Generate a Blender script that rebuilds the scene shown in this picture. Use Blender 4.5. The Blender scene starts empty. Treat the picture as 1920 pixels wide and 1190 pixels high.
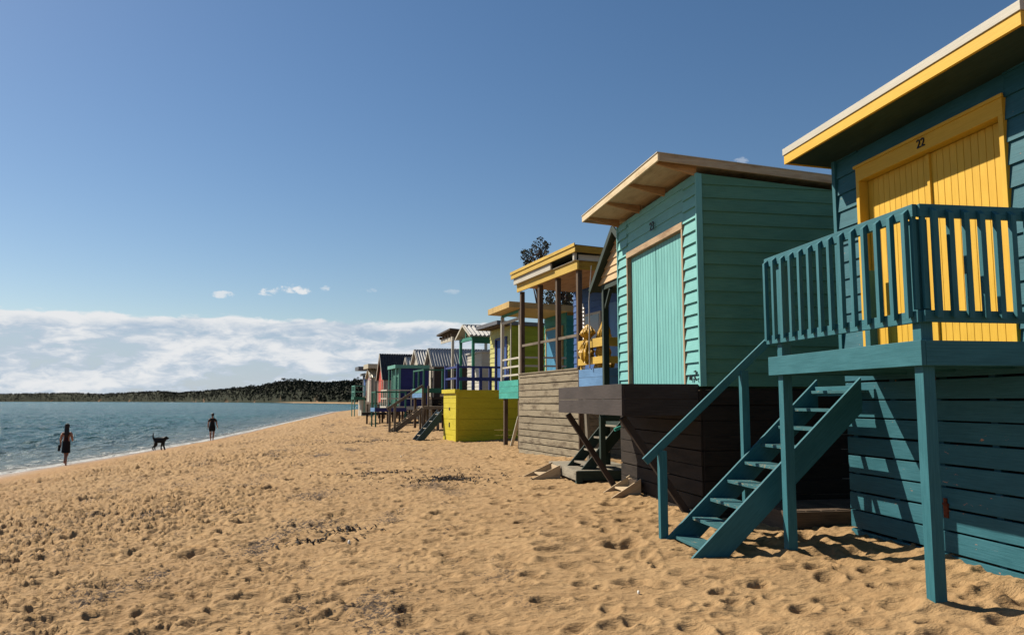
import bpy, bmesh, math, random
import numpy as np
from mathutils import Vector, Matrix, Euler
random.seed(7)
R = math.radians
sc = bpy.context.scene
COL = sc.collection
CZ = 2.7            # eye height above the water (m)

# ---------------------------------------------------------------- camera
cam = bpy.data.cameras.new('camera'); co = bpy.data.objects.new('camera', cam); COL.objects.link(co)
cam.lens = 28.0; cam.sensor_width = 36.0; cam.clip_start = 0.1; cam.clip_end = 60000
co.location = (0, 0, CZ); co.rotation_euler = (R(96.0), 0, R(-9.0))
sc.camera = co
sc.view_settings.view_transform = 'Standard'; sc.view_settings.look = 'None'
sc.view_settings.gamma = 1.0; sc.view_settings.use_curve_mapping = False
EXPOSURE = 0.71
sc.view_settings.exposure = EXPOSURE
sc.cycles.max_bounces = 6; sc.cycles.diffuse_bounces = 2

# ---------------------------------------------------------------- sun and sky
SUN = Vector((-1.0, 0.83, 1.15)).normalized()
EL = math.asin(SUN.z); AZ = math.atan2(SUN.x, SUN.y)
sl = bpy.data.lights.new('sun', 'SUN'); so = bpy.data.objects.new('sun', sl); COL.objects.link(so)
sl.energy = 5.0; sl.angle = R(0.5); sl.color = (1.0, 0.90, 0.74)
so.rotation_euler = SUN.to_track_quat('Z', 'Y').to_euler(); so.location = (-20, 16, 30)
W = bpy.data.worlds.new('World'); sc.world = W; W.use_nodes = True
nt = W.node_tree; nt.nodes.clear()

class NB:
    """tiny node-building helper"""
    def __init__(s, tree): s.t = tree
    def n(s, typ, **kw):
        nd = s.t.nodes.new(typ)
        for k, v in kw.items(): setattr(nd, k, v)
        return nd
    def put(s, sock, v):
        if hasattr(v, 'node'): s.t.links.new(v, sock)
        elif v is not None: sock.default_value = v
    def m(s, op, a, b=None, c=None, clamp=False):
        nd = s.n('ShaderNodeMath', operation=op); nd.use_clamp = clamp
        s.put(nd.inputs[0], a)
        if b is not None: s.put(nd.inputs[1], b)
        if c is not None: s.put(nd.inputs[2], c)
        return nd.outputs[0]
    def step(s, v, a, b, lo=0.0, hi=1.0):
        nd = s.n('ShaderNodeMapRange', interpolation_type='SMOOTHSTEP')
        s.put(nd.inputs[0], v); s.put(nd.inputs[1], a); s.put(nd.inputs[2], b); nd.inputs[3].default_value = lo; nd.inputs[4].default_value = hi
        return nd.outputs[0]
    def noise(s, vec, scale, detail=4, rough=0.55, dist=0.0, out=0):
        nd = s.n('ShaderNodeTexNoise'); s.put(nd.inputs['Vector'], vec)
        nd.inputs['Scale'].default_value = scale; nd.inputs['Detail'].default_value = detail
        nd.inputs['Roughness'].default_value = rough; nd.inputs['Distortion'].default_value = dist
        return nd.outputs[out]
    def xyz(s, x, y, z=0.0):
        nd = s.n('ShaderNodeCombineXYZ'); s.put(nd.inputs[0], x); s.put(nd.inputs[1], y); s.put(nd.inputs[2], z); return nd.outputs[0]
    def sep(s, v):
        nd = s.n('ShaderNodeSeparateXYZ'); s.put(nd.inputs[0], v); return nd.outputs
    def mix(s, f, a, b, typ='MIX'):
        nd = s.n('ShaderNodeMix', data_type='RGBA', blend_type=typ)
        s.put(nd.inputs[0], f); s.put(nd.inputs[6], c4(a)); s.put(nd.inputs[7], c4(b)); return nd.outputs[2]
    def vmul(s, v, t):
        nd = s.n('ShaderNodeVectorMath', operation='MULTIPLY'); s.put(nd.inputs[0], v); nd.inputs[1].default_value = t; return nd.outputs[0]
    def bump(s, h, strength, dist, nrm=None):
        nd = s.n('ShaderNodeBump'); nd.inputs['Strength'].default_value = strength; nd.inputs['Distance'].default_value = dist
        s.put(nd.inputs['Height'], h)
        if nrm is not None: s.put(nd.inputs['Normal'], nrm)
        return nd.outputs[0]
def c4(c):
    if hasattr(c, 'node'): return c
    return (c[0], c[1], c[2], 1.0) if len(c) == 3 else c

b = NB(nt)
sky = b.n('ShaderNodeTexSky', sky_type='NISHITA'); sky.sun_disc = False
sky.sun_elevation = EL; sky.sun_rotation = AZ; sky.altitude = 0; sky.air_density = 1.0; sky.dust_density = 0.3; sky.ozone_density = 3.0
bg = b.n('ShaderNodeBackground'); SKY = 0.053
tint = b.n('ShaderNodeHueSaturation'); tint.inputs['Saturation'].default_value = 1.18
nt.links.new(sky.outputs[0], tint.inputs['Color'])
nt.links.new(b.mix(1.0, tint.outputs[0], (1.16, 1.06, 1.0), 'MULTIPLY'), bg.inputs[0]); bg.inputs[1].default_value = SKY
tc = b.n('ShaderNodeTexCoord').outputs['Generated']
dx, dy, dz = b.sep(tc)
az = b.m('MULTIPLY', b.m('ARCTAN2', dx, dy), 57.29578)          # degrees, + to the right of +Y
el = b.m('MULTIPLY', b.m('ARCSINE', dz), 57.29578)
# cloud bank low over the sea
p1 = b.xyz(b.m('MULTIPLY', az, 0.10), b.m('MULTIPLY', el, 0.30), 3.0)
p2 = b.xyz(b.m('MULTIPLY', az, 0.35), b.m('MULTIPLY', el, 1.0), 8.0)
nA = b.noise(p1, 1.6, 7, 0.58, 0.3); nB = b.noise(p2, 1.5, 7, 0.62, 0.5)
nT = b.noise(b.xyz(b.m('MULTIPLY', az, 0.12), 0.3, 1.0), 1.4, 3, 0.5)
top = b.m('ADD', b.m('MULTIPLY_ADD', b.m('SUBTRACT', nT, 0.5), 1.0, 5.80), b.m('MULTIPLY', b.m('SUBTRACT', nB, 0.5), 1.1))
dd = b.m('SUBTRACT', top, el)
edge = b.step(dd, 0.0, 0.30)
hole = b.step(b.m('ADD', nA, b.m('MULTIPLY', b.m('SUBTRACT', nB, 0.5), 0.7)), 0.36, 0.50)
hole = b.m('MAXIMUM', hole, b.step(dd, 1.6, 0.8))
cov = b.m('MULTIPLY', edge, b.m('MULTIPLY_ADD', hole, 0.22, 0.78))
cov = b.m('MULTIPLY', cov, b.step(el, -1.5, 0.0))
# small loose puffs above the bank
def puff(px, py, w, h):
    a0 = math.degrees(math.atan((px - 960) / 1493)) + 9.0
    e0 = math.degrees(math.atan((752 - py) / 1493)) * 0.96
    u = b.m('DIVIDE', b.m('SUBTRACT', az, a0), w); v = b.m('DIVIDE', b.m('SUBTRACT', el, e0), h)
    q = b.m('ADD', b.m('MULTIPLY', u, u), b.m('MULTIPLY', v, v))
    q = b.m('SUBTRACT', b.m('SUBTRACT', 1.0, q), b.m('MULTIPLY', b.m('SUBTRACT', nC, 0.45), 4.2))
    return b.step(q, 0.0, 0.9)
nC = b.noise(b.xyz(az, b.m('MULTIPLY', el, 1.7), 5.0), 1.5, 5, 0.62, 0.2)
pf = None
for (px, py, w, h, k) in ((551, 541, 1.25, 0.42, .95), (500, 547, 0.8, 0.30, .8), (412, 556, 0.8, 0.36, .75), (607, 538, 0.5, 0.25, .5), (690, 538, .7, .2, .25), (845, 538, .7, .2, .25), (1400, 293, .5, .35, .3)):
    q = b.m('MULTIPLY', puff(px, py, w, h), k); pf = q if pf is None else b.m('MAXIMUM', pf, q)
cov = b.m('MAXIMUM', cov, pf)
lit = b.step(b.m('ADD', b.m('MULTIPLY', nB, 0.55), b.m('ADD', b.m('MULTIPLY', nA, 0.65), b.m('MULTIPLY', b.step(dd, 1.1, 0.0), 0.16))), 0.50, 0.74)
ccol = b.mix(lit, (0.255, 0.32, 0.395), (0.49, 0.50, 0.51))
bgc = b.n('ShaderNodeBackground'); nt.links.new(ccol, bgc.inputs[0]); bgc.inputs[1].default_value = 1.0
mx = b.n('ShaderNodeMixShader'); nt.links.new(cov, mx.inputs[0]); nt.links.new(bg.outputs[0], mx.inputs[1]); nt.links.new(bgc.outputs[0], mx.inputs[2])
wo = b.n('ShaderNodeOutputWorld'); nt.links.new(mx.outputs[0], wo.inputs[0])

# ---------------------------------------------------------------- materials
def s2l(r, g, bb, k=1.0):
    f = lambda c: ((c / 255 + 0.055) / 1.055) ** 2.4 if c > 10 else c / 255 / 12.92
    return (min(f(r) * k, .95), min(f(g) * k, .95), min(f(bb) * k, .95))
def new_mat(name):
    m = bpy.data.materials.new(name); m.use_nodes = True; t = m.node_tree; t.nodes.clear()
    B = NB(t); P = B.n('ShaderNodeBsdfPrincipled'); O = B.n('ShaderNodeOutputMaterial'); t.links.new(P.outputs[0], O.inputs[0])
    return m, B, P
MC = {}
def paint(name, col, wear=0.12, rough=0.5, chip=(0.42, 0.24, 0.14), grain=0.35, dirt=0.25):
    """painted timber: slight tone change from board to board, grain, faded and chipped spots"""
    if name in MC: return MC[name]
    m, B, P = new_mat(name); MC[name] = m
    uv = B.n('ShaderNodeUVMap'); uv.uv_map = 'grain'; g = uv.outputs[0]
    rnd = B.n('ShaderNodeAttribute'); rnd.attribute_name = 'rnd'; rv = rnd.outputs['Fac']
    streak = B.noise(B.vmul(g, (1.2, 26.0, 1.0)), 3.0, 5, 0.6)
    blot = B.noise(B.vmul(g, (1.0, 2.5, 1.0)), 1.3, 5, 0.6)
    fine = B.noise(B.vmul(g, (4.0, 60.0, 1.0)), 5.0, 3, 0.6)
    dark = tuple(c * (1 - dirt) for c in col); lightc = tuple(min(1, c * 1.10 + 0.012) for c in col)
    c = B.mix(B.step(B.m('ADD', B.m('MULTIPLY', streak, .5), B.m('MULTIPLY', blot, .5)), 0.36, 0.64), dark, lightc)
    c = B.mix(B.m('MULTIPLY', rv, 0.22), c, tuple(x * .8 for x in col))
    ch = B.m('ADD', B.m('MULTIPLY', B.noise(B.vmul(g, (5.0, 16.0, 1.0)), 1.6, 6, 0.7), .7), B.m('MULTIPLY', blot, .3))
    msk = B.step(ch, 0.70 - wear * 0.55, 0.73 - wear * 0.55)
    c = B.mix(msk, c, chip)
    B.put(P.inputs['Base Color'], c)
    B.put(P.inputs['Roughness'], B.m('MULTIPLY_ADD', blot, 0.25, rough)); P.inputs['Specular IOR Level'].default_value = 0.3
    h = B.m('SUBTRACT', B.m('ADD', B.m('MULTIPLY', streak, .7), B.m('MULTIPLY', fine, .4)), B.m('MULTIPLY', msk, .5))
    B.put(P.inputs['Normal'], B.bump(h, grain, 0.006))
    return m
def rawwood(name, c1, c2, c3=None, grain=0.6):
    """bare timber with grain streaks and weather stains"""
    if name in MC: return MC[name]
    c1, c2 = (tuple(x * KR for x in c) for c in (c1, c2)); c3 = tuple(x * KR for x in c3) if c3 else None
    m, B, P = new_mat(name); MC[name] = m
    uv = B.n('ShaderNodeUVMap'); uv.uv_map = 'grain'; g = uv.outputs[0]
    rnd = B.n('ShaderNodeAttribute'); rnd.attribute_name = 'rnd'; rv = rnd.outputs['Fac']
    s1 = B.noise(B.vmul(g, (0.9, 22.0, 1.0)), 2.6, 6, 0.65, 0.6); s2 = B.noise(B.vmul(g, (3.0, 70.0, 1.0)), 3.0, 4, 0.6)
    bl = B.noise(B.vmul(g, (1.1, 4.0, 1.0)), 1.4, 5, 0.65)
    c = B.mix(B.step(B.m('ADD', B.m('MULTIPLY', s1, .6), B.m('MULTIPLY', s2, .4)), 0.34, 0.66), c1, c2)
    c = B.mix(B.step(bl, 0.45, 0.72), c, c3 or tuple(x * .55 for x in c1))
    c = B.mix(B.m('MULTIPLY', rv, 0.4), c, tuple(x * .62 for x in c1))
    B.put(P.inputs['Base Color'], c); P.inputs['Roughness'].default_value = 0.8; P.inputs['Specular IOR Level'].default_value = 0.2
    B.put(P.inputs['Normal'], B.bump(B.m('ADD', s1, B.m('MULTIPLY', s2, .5)), grain, 0.006))
    return m
def plain(name, col, rough=0.6, metal=0.0, var=0.2, scale=6.0):
    if name in MC: return MC[name]
    col = tuple(x * KR for x in col)
    m, B, P = new_mat(name); MC[name] = m
    g = B.n('ShaderNodeTexCoord').outputs['Object']
    n1 = B.noise(g, scale, 5, 0.6)
    c = B.mix(B.step(n1, 0.3, 0.7), tuple(x * (1 - var) for x in col), tuple(min(1, x * (1 + var * .6)) for x in col))
    B.put(P.inputs['Base Color'], c); P.inputs['Roughness'].default_value = rough; P.inputs['Metallic'].default_value = metal
    P.inputs['Specular IOR Level'].default_value = 0.3
    B.put(P.inputs['Normal'], B.bump(n1, 0.3, 0.01))
    return m
K = 0.56; KR = 0.68
M = dict(
 teal=paint('teal_paint', s2l(44, 124, 138, K), 0.09, .5, (0.34, 0.2, 0.11), .35, .2),
 tealb=paint('teal_board_paint', s2l(40, 116, 132, K), 0.14, .5, (0.42, 0.2, 0.1), .4, .22),
 yellow=paint('yellow_paint', s2l(255, 202, 60, K), 0.01, .5, (0.5, 0.3, 0.1), .2, .06),
 yellow2=paint('faded_yellow_paint', s2l(240, 200, 85, K), 0.10, .55, (0.3, 0.24, 0.12), .3, .15),
 white=paint('white_paint', s2l(225, 220, 205, K), 0.06, .5, (0.4, 0.36, 0.3), .25, .1),
 soffit=paint('soffit_green_paint', s2l(40, 70, 60, K), 0.02, .7, grain=.1),
 worn=paint('worn_tread_paint', s2l(52, 120, 130, K), 0.27, .7, (0.20, 0.19, 0.13), .5, .3),
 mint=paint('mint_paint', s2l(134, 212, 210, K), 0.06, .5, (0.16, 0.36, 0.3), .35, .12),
 mintside=paint('mint_side_tone', s2l(104, 164, 138, K), 0.05, .6, (0.16, 0.3, 0.25), .35, .16),  # greener, darker tone than the front, used on the side walls
 pine=rawwood('pine_timber', s2l(196, 150, 104), s2l(222, 184, 138), s2l(160, 120, 82), .3),
 pale=rawwood('pale_cut_timber', s2l(205, 180, 145), s2l(225, 205, 175), s2l(170, 140, 108), .3),
 ply=rawwood('ply_soffit', s2l(205, 182, 146), s2l(226, 206, 172), s2l(168, 150, 120), .2),
 black=paint('black_stained_timber', s2l(52, 44, 42), 0.08, .65, (0.10, 0.07, 0.055), .6, .35),
 char=rawwood('charcoal_timber', s2l(46, 39, 34), s2l(62, 53, 46), s2l(32, 27, 24), .6),
 edgewood=rawwood('bleached_edge_timber', s2l(226, 205, 168), s2l(240, 224, 192), s2l(205, 180, 140), .3),
 jamb=rawwood('jamb_timber', s2l(178, 148, 116), s2l(206, 182, 150), s2l(140, 110, 84), .4),
 grey=rawwood('grey_weathered_timber', s2l(146, 134, 112), s2l(184, 172, 148), s2l(98, 84, 68), .9),
 brownpost=rawwood('brown_post_timber', s2l(96, 80, 66), s2l(120, 102, 86), s2l(70, 58, 48), .5),
 greypost=rawwood('old_grey_post', s2l(130, 118, 104), s2l(158, 146, 130), s2l(90, 80, 70), .5),
 silver=rawwood('silvered_timber', s2l(150, 142, 125), s2l(185, 176, 158), s2l(110, 104, 90), .7),
 cream=paint('cream_paint', s2l(240, 205, 155, K), 0.04, .5, grain=.25),
 creamroof=paint('cream_yellow_paint', s2l(232, 196, 120, K), 0.05, .5, grain=.2),
 dkgreen=paint('dark_green_paint', s2l(42, 66, 58, K), 0.08, .6, (.25, .25, .2), .3),
 sky=paint('sky_blue_paint', s2l(112, 165, 220, K), 0.05, .5, grain=.3),
 blue=paint('mid_blue_paint', s2l(60, 110, 185, K), 0.03, .5, grain=.3),
 cyan=paint('bright_blue_paint', s2l(75, 160, 205, K), 0.02, .5, grain=.3),
 royal=paint('royal_blue_paint', s2l(48, 70, 150, K), 0.04, .5, grain=.3),
 navy=paint('navy_paint', s2l(40, 48, 130, K), 0.03, .5, grain=.3),
 aqua=paint('aqua_paint', s2l(70, 195, 180, K), 0.05, .5, (.1, .3, .28), .3),
 tgreen=paint('sea_green_paint', s2l(60, 160, 140, K), 0.03, .5, grain=.3),
 olive=paint('lime_olive_paint', s2l(172, 180, 40, K), 0.03, .55, grain=.3),
 lime=paint('bright_yellow_green_paint', s2l(238, 220, 40, K), 0.03, .5, (0.3, 0.3, 0.05), .3, .1),
 paleye=paint('pale_yellow_paint', s2l(225, 222, 130, K), 0.03, .5, grain=.3),
 green=paint('green_paint', s2l(38, 120, 100, K), 0.05, .5, grain=.3),
 ltgreen=paint('light_green_paint', s2l(120, 195, 180, K), 0.05, .5, grain=.3),
 brown=paint('dark_brown_paint', s2l(78, 66, 58, K), 0.04, .6, grain=.4),
 gpaint=paint('grey_paint', s2l(150, 155, 155, K), 0.04, .6, grain=.3),
 red=paint('orange_red_paint', s2l(235, 95, 75, K), 0.02, .5, grain=.3),
 pink=paint('pink_paint', s2l(205, 170, 170, K), 0.02, .5, grain=.3),
 slate=paint('slate_blue_paint', s2l(62, 92, 112, K), 0.08, .6, (.25, .25, .25), .4),
 crimson=plain('crimson_cloth', s2l(150, 30, 50), .8),
 zinc=plain('zinc_roof', s2l(188, 188, 186), .5, 0.0, .18, 3.0),
 zincd=plain('dark_zinc_roof', s2l(70, 68, 72), .6, 0.0, .25, 3.0),
 creamzinc=plain('cream_zinc_roof', s2l(205, 195, 170), .5, 0.0, .12, 3.0),
 roofgrey=plain('grey_roof_edge', s2l(105, 108, 116), .6),
 stained=rawwood('rust_stained_yellow', s2l(165, 130, 40), s2l(190, 152, 62), s2l(105, 66, 32), .3),
 num=plain('black_number', (.012, .012, .012), .5),
 rust=plain('rusty_metal', s2l(120, 62, 40), .7, .4, .4, 30.0),
 coat=plain('yellow_oilskin', s2l(205, 160, 40), .45, 0, .2, 8.0),
 metal=plain('pale_pole', s2l(200, 196, 190), .4, .3),
 dark=plain('gap_shade', (.02, .018, .016), .9),
)
mm, B_, P_ = new_mat('window_glass'); P_.inputs['Base Color'].default_value = (.03, .04, .05, 1); P_.inputs['Roughness'].default_value = .08; M['glass'] = mm

# ---------------------------------------------------------------- mesh builder
class MB:
    def __init__(s): s.v = []; s.f = []; s.uv = []; s.r = []
    def _face(s, idx, g, o1, o2, rv):
        p = [s.v[i] for i in idx]; n = (p[1] - p[0]).cross(p[2] - p[0])
        if n.length < 1e-9: n = Vector((0, 0, 1))
        n.normalize(); gg = g
        if abs(n.dot(g)) > 0.8: gg = Vector((0, 0, 1)) if abs(n.z) < .8 else Vector((1, 0, 0))
        w = n.cross(gg)
        s.f.append(tuple(idx)); s.r.append(rv)
        for q in p: s.uv.append((q.dot(gg) + o1, q.dot(w) + o2))
    def hexa(s, P, g=None):
        P = [Vector(p) for p in P]; k = len(s.v); s.v += P
        if g is None:
            e = [P[1] - P[0], P[3] - P[0], P[4] - P[0]]; g = max(e, key=lambda x: x.length)
        g = Vector(g).normalized(); o1 = random.uniform(0, 50); o2 = random.uniform(0, 50); rv = random.random()
        for q in ((0, 3, 2, 1), (4, 5, 6, 7), (0, 1, 5, 4), (1, 2, 6, 5), (2, 3, 7, 6), (3, 0, 4, 7)):
            s._face([k + i for i in q], g, o1, o2, rv)
        return s
    def box(s, x0, x1, y0, y1, z0, z1, g=None):
        return s.hexa([(x0, y0, z0), (x1, y0, z0), (x1, y1, z0), (x0, y1, z0), (x0, y0, z1), (x1, y0, z1), (x1, y1, z1), (x0, y1, z1)], g)
    def beam(s, p, q, w, h, up=(0, 0, 1)):
        p = Vector(p); q = Vector(q); d = (q - p).normalized(); up = Vector(up)
        sd = d.cross(up).normalized() * (w / 2); u = sd.normalized().cross(d).normalized() * (h / 2)
        return s.hexa([p - sd - u, q - sd - u, q + sd - u, p + sd - u, p - sd + u, q - sd + u, q + sd + u, p + sd + u], d)
    def poly(s, pts, ext, g=None):
        """flat outline extruded along ext"""
        pts = [Vector(p) for p in pts]; e = Vector(ext); k = len(s.v); n = len(pts); s.v += pts + [p + e for p in pts]
        g = Vector(g).normalized() if g else (pts[1] - pts[0]).normalized(); o1, o2, rv = random.uniform(0, 50), random.uniform(0, 50), random.random()
        nn = sum(((pts[i] - pts[0]).cross(pts[(i + 1) % n] - pts[0]) for i in range(n)), Vector())
        fl = nn.dot(e) > 0
        a = list(range(k, k + n)); c = list(range(k + n, k + 2 * n))
        s._face(a[::-1] if fl else a, g, o1, o2, rv); s._face(c if fl else c[::-1], g, o1, o2, rv)
        for i in range(n):
            j = (i + 1) % n; q = [a[i], a[j], c[j], c[i]]
            s._face(q if fl else q[::-1], g, o1, o2, rv)
        return s
    def cyl(s, p, q, r, n=8, r2=None):
        p = Vector(p); q = Vector(q); d = (q - p).normalized(); r2 = r if r2 is None else r2
        a = d.orthogonal().normalized(); c = d.cross(a); k = len(s.v); rv = random.random()
        for (o, rr) in ((p, r), (q, r2)):
            for i in range(n): t = 2 * math.pi * i / n; s.v.append(o + (a * math.cos(t) + c * math.sin(t)) * rr)
        for i in range(n):
            j = (i + 1) % n; s._face([k + i, k + j, k + n + j, k + n + i], d, 0, 0, rv)
        s._face([k + i for i in range(n)][::-1], d, 0, 0, rv); s._face([k + n + i for i in range(n)], d, 0, 0, rv)
        return s
    def grid(s, fn, nu, nv, g=(1, 0, 0)):
        k = len(s.v); g = Vector(g)
        for i in range(nu + 1):
            for j in range(nv + 1): s.v.append(Vector(fn(i / nu, j / nv)))
        for i in range(nu):
            for j in range(nv):
                a = k + i * (nv + 1) + j; s._face([a, a + nv + 1, a + nv + 2, a + 1], g, 0, 0, .5)
        return s
    def build(s, name, mat, parent=None, bevel=0.0, smooth=False, loc=None):
        me = bpy.data.meshes.new(name); me.from_pydata([tuple(v) for v in s.v], [], s.f)
        uv = me.uv_layers.new(name='grain'); uv.data.foreach_set('uv', np.array(s.uv, dtype=np.float32).ravel())
        at = me.attributes.new('rnd', 'FLOAT', 'FACE'); at.data.foreach_set('value', np.array(s.r, dtype=np.float32))
        if smooth: me.polygons.foreach_set('use_smooth', [True] * len(s.f))
        me.materials.append(mat); me.update()
        o = bpy.data.objects.new(name, me); COL.objects.link(o)
        if parent: o.parent = parent
        if loc: o.location = loc
        if bevel:
            bv = o.modifiers.new('bevel', 'BEVEL'); bv.width = bevel; bv.segments = 2; bv.limit_method = 'ANGLE'
        return o
def tag(o, label=None, cat=None, group=None, kind=None):
    if label: o['label'] = label
    if cat: o['category'] = cat
    if group: o['group'] = group
    if kind: o['kind'] = kind
    return o
def thing(name, label, cat, loc, rotz=0.0, group=None):
    o = bpy.data.objects.new(name, None); COL.objects.link(o); o.location = loc; o.rotation_euler = (0, 0, R(rotz))
    o.empty_display_size = 0.3
    return tag(o, label, cat, group)
HG = 'beach huts in a row along the sand'
ZB = 1.1
def Z(r): return r + CZ - ZB       # height measured from the eye -> local height above a hut's base

# ---------------------------------------------------------------- terrain
def h2(ix, iy, k):
    n = (ix.astype(np.int64) * 374761393 + iy.astype(np.int64) * 668265263 + k * 1442695041) & 0x7fffffff
    n = ((n ^ (n >> 13)) * 1274126177) & 0x7fffffff
    return ((n ^ (n >> 16)) & 0xffffff) / float(0xffffff)
def vnoise(x, y, k=0):
    ix = np.floor(x); iy = np.floor(y); fx = x - ix; fy = y - iy
    fx = fx * fx * fx * (fx * (fx * 6 - 15) + 10); fy = fy * fy * fy * (fy * (fy * 6 - 15) + 10)
    a = h2(ix, iy, k); b_ = h2(ix + 1, iy, k); c = h2(ix, iy + 1, k); d = h2(ix + 1, iy + 1, k)
    return (a * (1 - fx) + b_ * fx) * (1 - fy) + (c * (1 - fx) + d * fx) * fy
def fbm(x, y, o=4, k=0, g=.5):
    s = 0; a = 1; t = 0
    for i in range(o): s = s + a * (vnoise(x, y, k + i * 17) - .5) * 2; t += a; a *= g; x, y = (x * 1.6 + y * 1.2) + 3.1, (y * 1.6 - x * 1.2) + 7.7
    return s / t
def dimples(x, y, cell, prob, rmin, rmax, depth, k=0, elong=1.4):
    ix = np.floor(x / cell); iy = np.floor(y / cell); out = np.zeros_like(x)
    for i in (-1, 0, 1):
        for j in (-1, 0, 1):
            cx = ix + i; cy = iy + j
            px = (cx + .15 + .7 * h2(cx, cy, k)) * cell; py = (cy + .15 + .7 * h2(cx, cy, k + 1)) * cell
            on = h2(cx, cy, k + 2) < prob; r = rmin + (rmax - rmin) * h2(cx, cy, k + 3) ** 1.5
            th = h2(cx, cy, k + 4) * 6.283; c = np.cos(th); s_ = np.sin(th)
            ux = (x - px) * c + (y - py) * s_; uy = -(x - px) * s_ + (y - py) * c
            q = np.sqrt((ux / (r * elong)) ** 2 + (uy / r) ** 2)
            dp = depth * (.5 + .7 * h2(cx, cy, k + 5)) * np.minimum(1, r / rmax + .2)
            bowl = -np.clip(1 - q ** 2.4, 0, 1) ** 1.2
            rim = .38 * np.exp(-((q - 1.22) / .24) ** 2)
            out += np.where(on, dp * (bowl + rim), 0)
    return out
WY = np.array([-60, 0, 32, 43, 58, 78, 116, 207, 228, 240, 252, 270, 600.]); WX = np.array([-19, -16, -13.9, -12.9, -11.9, -11.8, -12, -12.8, -11.5, -8, 2, 60, 400.])
FY = np.array([-60, 5.6, 12, 19.5, 26, 31.5, 43, 55, 66, 78, 110, 230., 600]); FX = np.array([4.6, 4.5, 4.0, 4.4, 3.9, 2.9, 1.2, 0, -1.2, -2.6, -3, 8, 500.])
GS = np.array([-3, -1, -.3, 0, .08, .3, .6, 1.0, 1.35]); GZ = np.array([-12, -3, -.6, 0, .14, .50, .86, 1.18, 1.30])
def smooth_h(x, y):
    xw = np.interp(y, WY, WX); xf = np.interp(y, FY, FX); s = (x - xw) / (xf - xw)
    z = np.interp(s, GS, GZ)
    e = np.clip(x - xf - 6.5, 0, None); z = z + np.minimum(e * .28, 3.2)
    return z
def ground(x, y, detail=True, far=None):
    x = np.asarray(x, float); y = np.asarray(y, float); z = smooth_h(x, y)
    z = z + .10 * fbm(x / 9, y / 9, 3, 5) * np.clip((z) / .4, 0, 1)
    # sand heaped against the bases of the first huts
    z = z + .10 * np.exp(-((x - 4.2) / 1.1) ** 2 - ((y - 13.0) / 1.6) ** 2) + .10 * np.exp(-((x - 5.6) / .8) ** 2 - ((y - 7.2) / 2.6) ** 2)
    z = z + .16 * np.exp(-((x - 5.2) / .9) ** 2 - ((y - 19.5) / 1.5) ** 2)
    for (mx_, my_, mr, ma) in ((4.1, 5.57, .20, .05), (4.1, 7.75, .2, .05), (3.18, 8.94, .2, .04), (4.2, 8.94, .2, .04), (4.15, 10.6, .3, .06), (4.15, 13.5, .3, .07), (3.0, 8.4, .35, .05)):
        z = z + ma * np.exp(-((x - mx_) ** 2 + (y - my_) ** 2) / mr ** 2)
    if not detail: return z
    dry = np.clip((z - .22) / .3, 0, 1); w = .15 + .85 * dry
    left = np.clip((2.0 - x) / 6.0, 0, 1)
    d = .034 * fbm(x / .9, y / .9, 3, 9)
    r1 = 1 - np.abs(fbm(x / .42 + .3 * fbm(x * 1.3, y * 1.3, 2, 31), y / .42, 3, 21)) * 2
    d = d + .012 * np.clip(r1, -1, 1) * (.55 + .6 * left)
    r2 = 1 - np.abs(fbm(x / .30 + .3 * fbm(x * 2.3, y * 2.3, 2, 131), y / .14, 3, 121)) * 2.4
    d = d + .0085 * np.clip(r2, -1, 1) * (.5 + 1.0 * left)
    def terrace(n, k): q = n * k; f_ = q - np.floor(q); return (np.floor(q) + np.clip(f_ / .22, 0, 1)) / k - n
    t1 = terrace(fbm(x / .80, y / .34, 3, 201) , 5.0) * .27; t2 = terrace(fbm(x / .34, y / .16, 2, 221), 3.5) * .07
    d = d + (t1 + t2) * (.12 + .88 * left)
    d = d + (dimples(x, y, .50, .92, .07, .17, .050, 40) + dimples(x + 7, y - 3, .43, .75, .05, .12, .040, 60)) * (1 - .25 * left)
    d = d + dimples(x - 2, y + 5, .22, .75, .03, .075, .026, 80, 1.1) * (.45 + .35 * left)
    d = d + dimples(x + 1.7, y + 2.2, 1.7, .45, .13, .26, .085, 90, 1.2)
    patch = .65 + .5 * np.clip(fbm(x / 4, y / 4, 2, 77) + .3, 0, 1.4)
    return z + d * w * patch * (1.34 + .45 * left)
def polar(angs, rads, hf):
    A, Rr = np.meshgrid(angs, rads); yaw = R(9.0)
    X = Rr * np.sin(A + yaw); Y = Rr * np.cos(A + yaw); Zz = hf(X, Y)
    n, m = X.shape; v = np.stack([X, Y, Zz], -1).reshape(-1, 3)
    i = np.arange(n - 1)[:, None] * m + np.arange(m - 1)[None, :]
    f = np.stack([i, i + 1, i + m + 1, i + m], -1).reshape(-1, 4)
    return v, f
def np_mesh(name, v, f, mat, smooth=True, attrs={}):
    me = bpy.data.meshes.new(name); me.vertices.add(len(v)); me.vertices.foreach_set('co', v.astype(np.float32).ravel())
    k = f.shape[1]; me.loops.add(f.size); me.loops.foreach_set('vertex_index', f.astype(np.int32).ravel())
    me.polygons.add(len(f)); me.polygons.foreach_set('loop_start', np.arange(0, f.size, k, dtype=np.int32)); me.polygons.foreach_set('loop_total', np.full(len(f), k, dtype=np.int32))
    if smooth: me.polygons.foreach_set('use_smooth', np.ones(len(f), dtype=bool))
    for a, val in attrs.items():
        at = me.attributes.new(a, 'FLOAT', 'POINT'); at.data.foreach_set('value', val.astype(np.float32).ravel())
    me.materials.append(mat); me.update(calc_edges=True); me.validate()
    o = bpy.data.objects.new(name, me); COL.objects.link(o); return o
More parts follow.
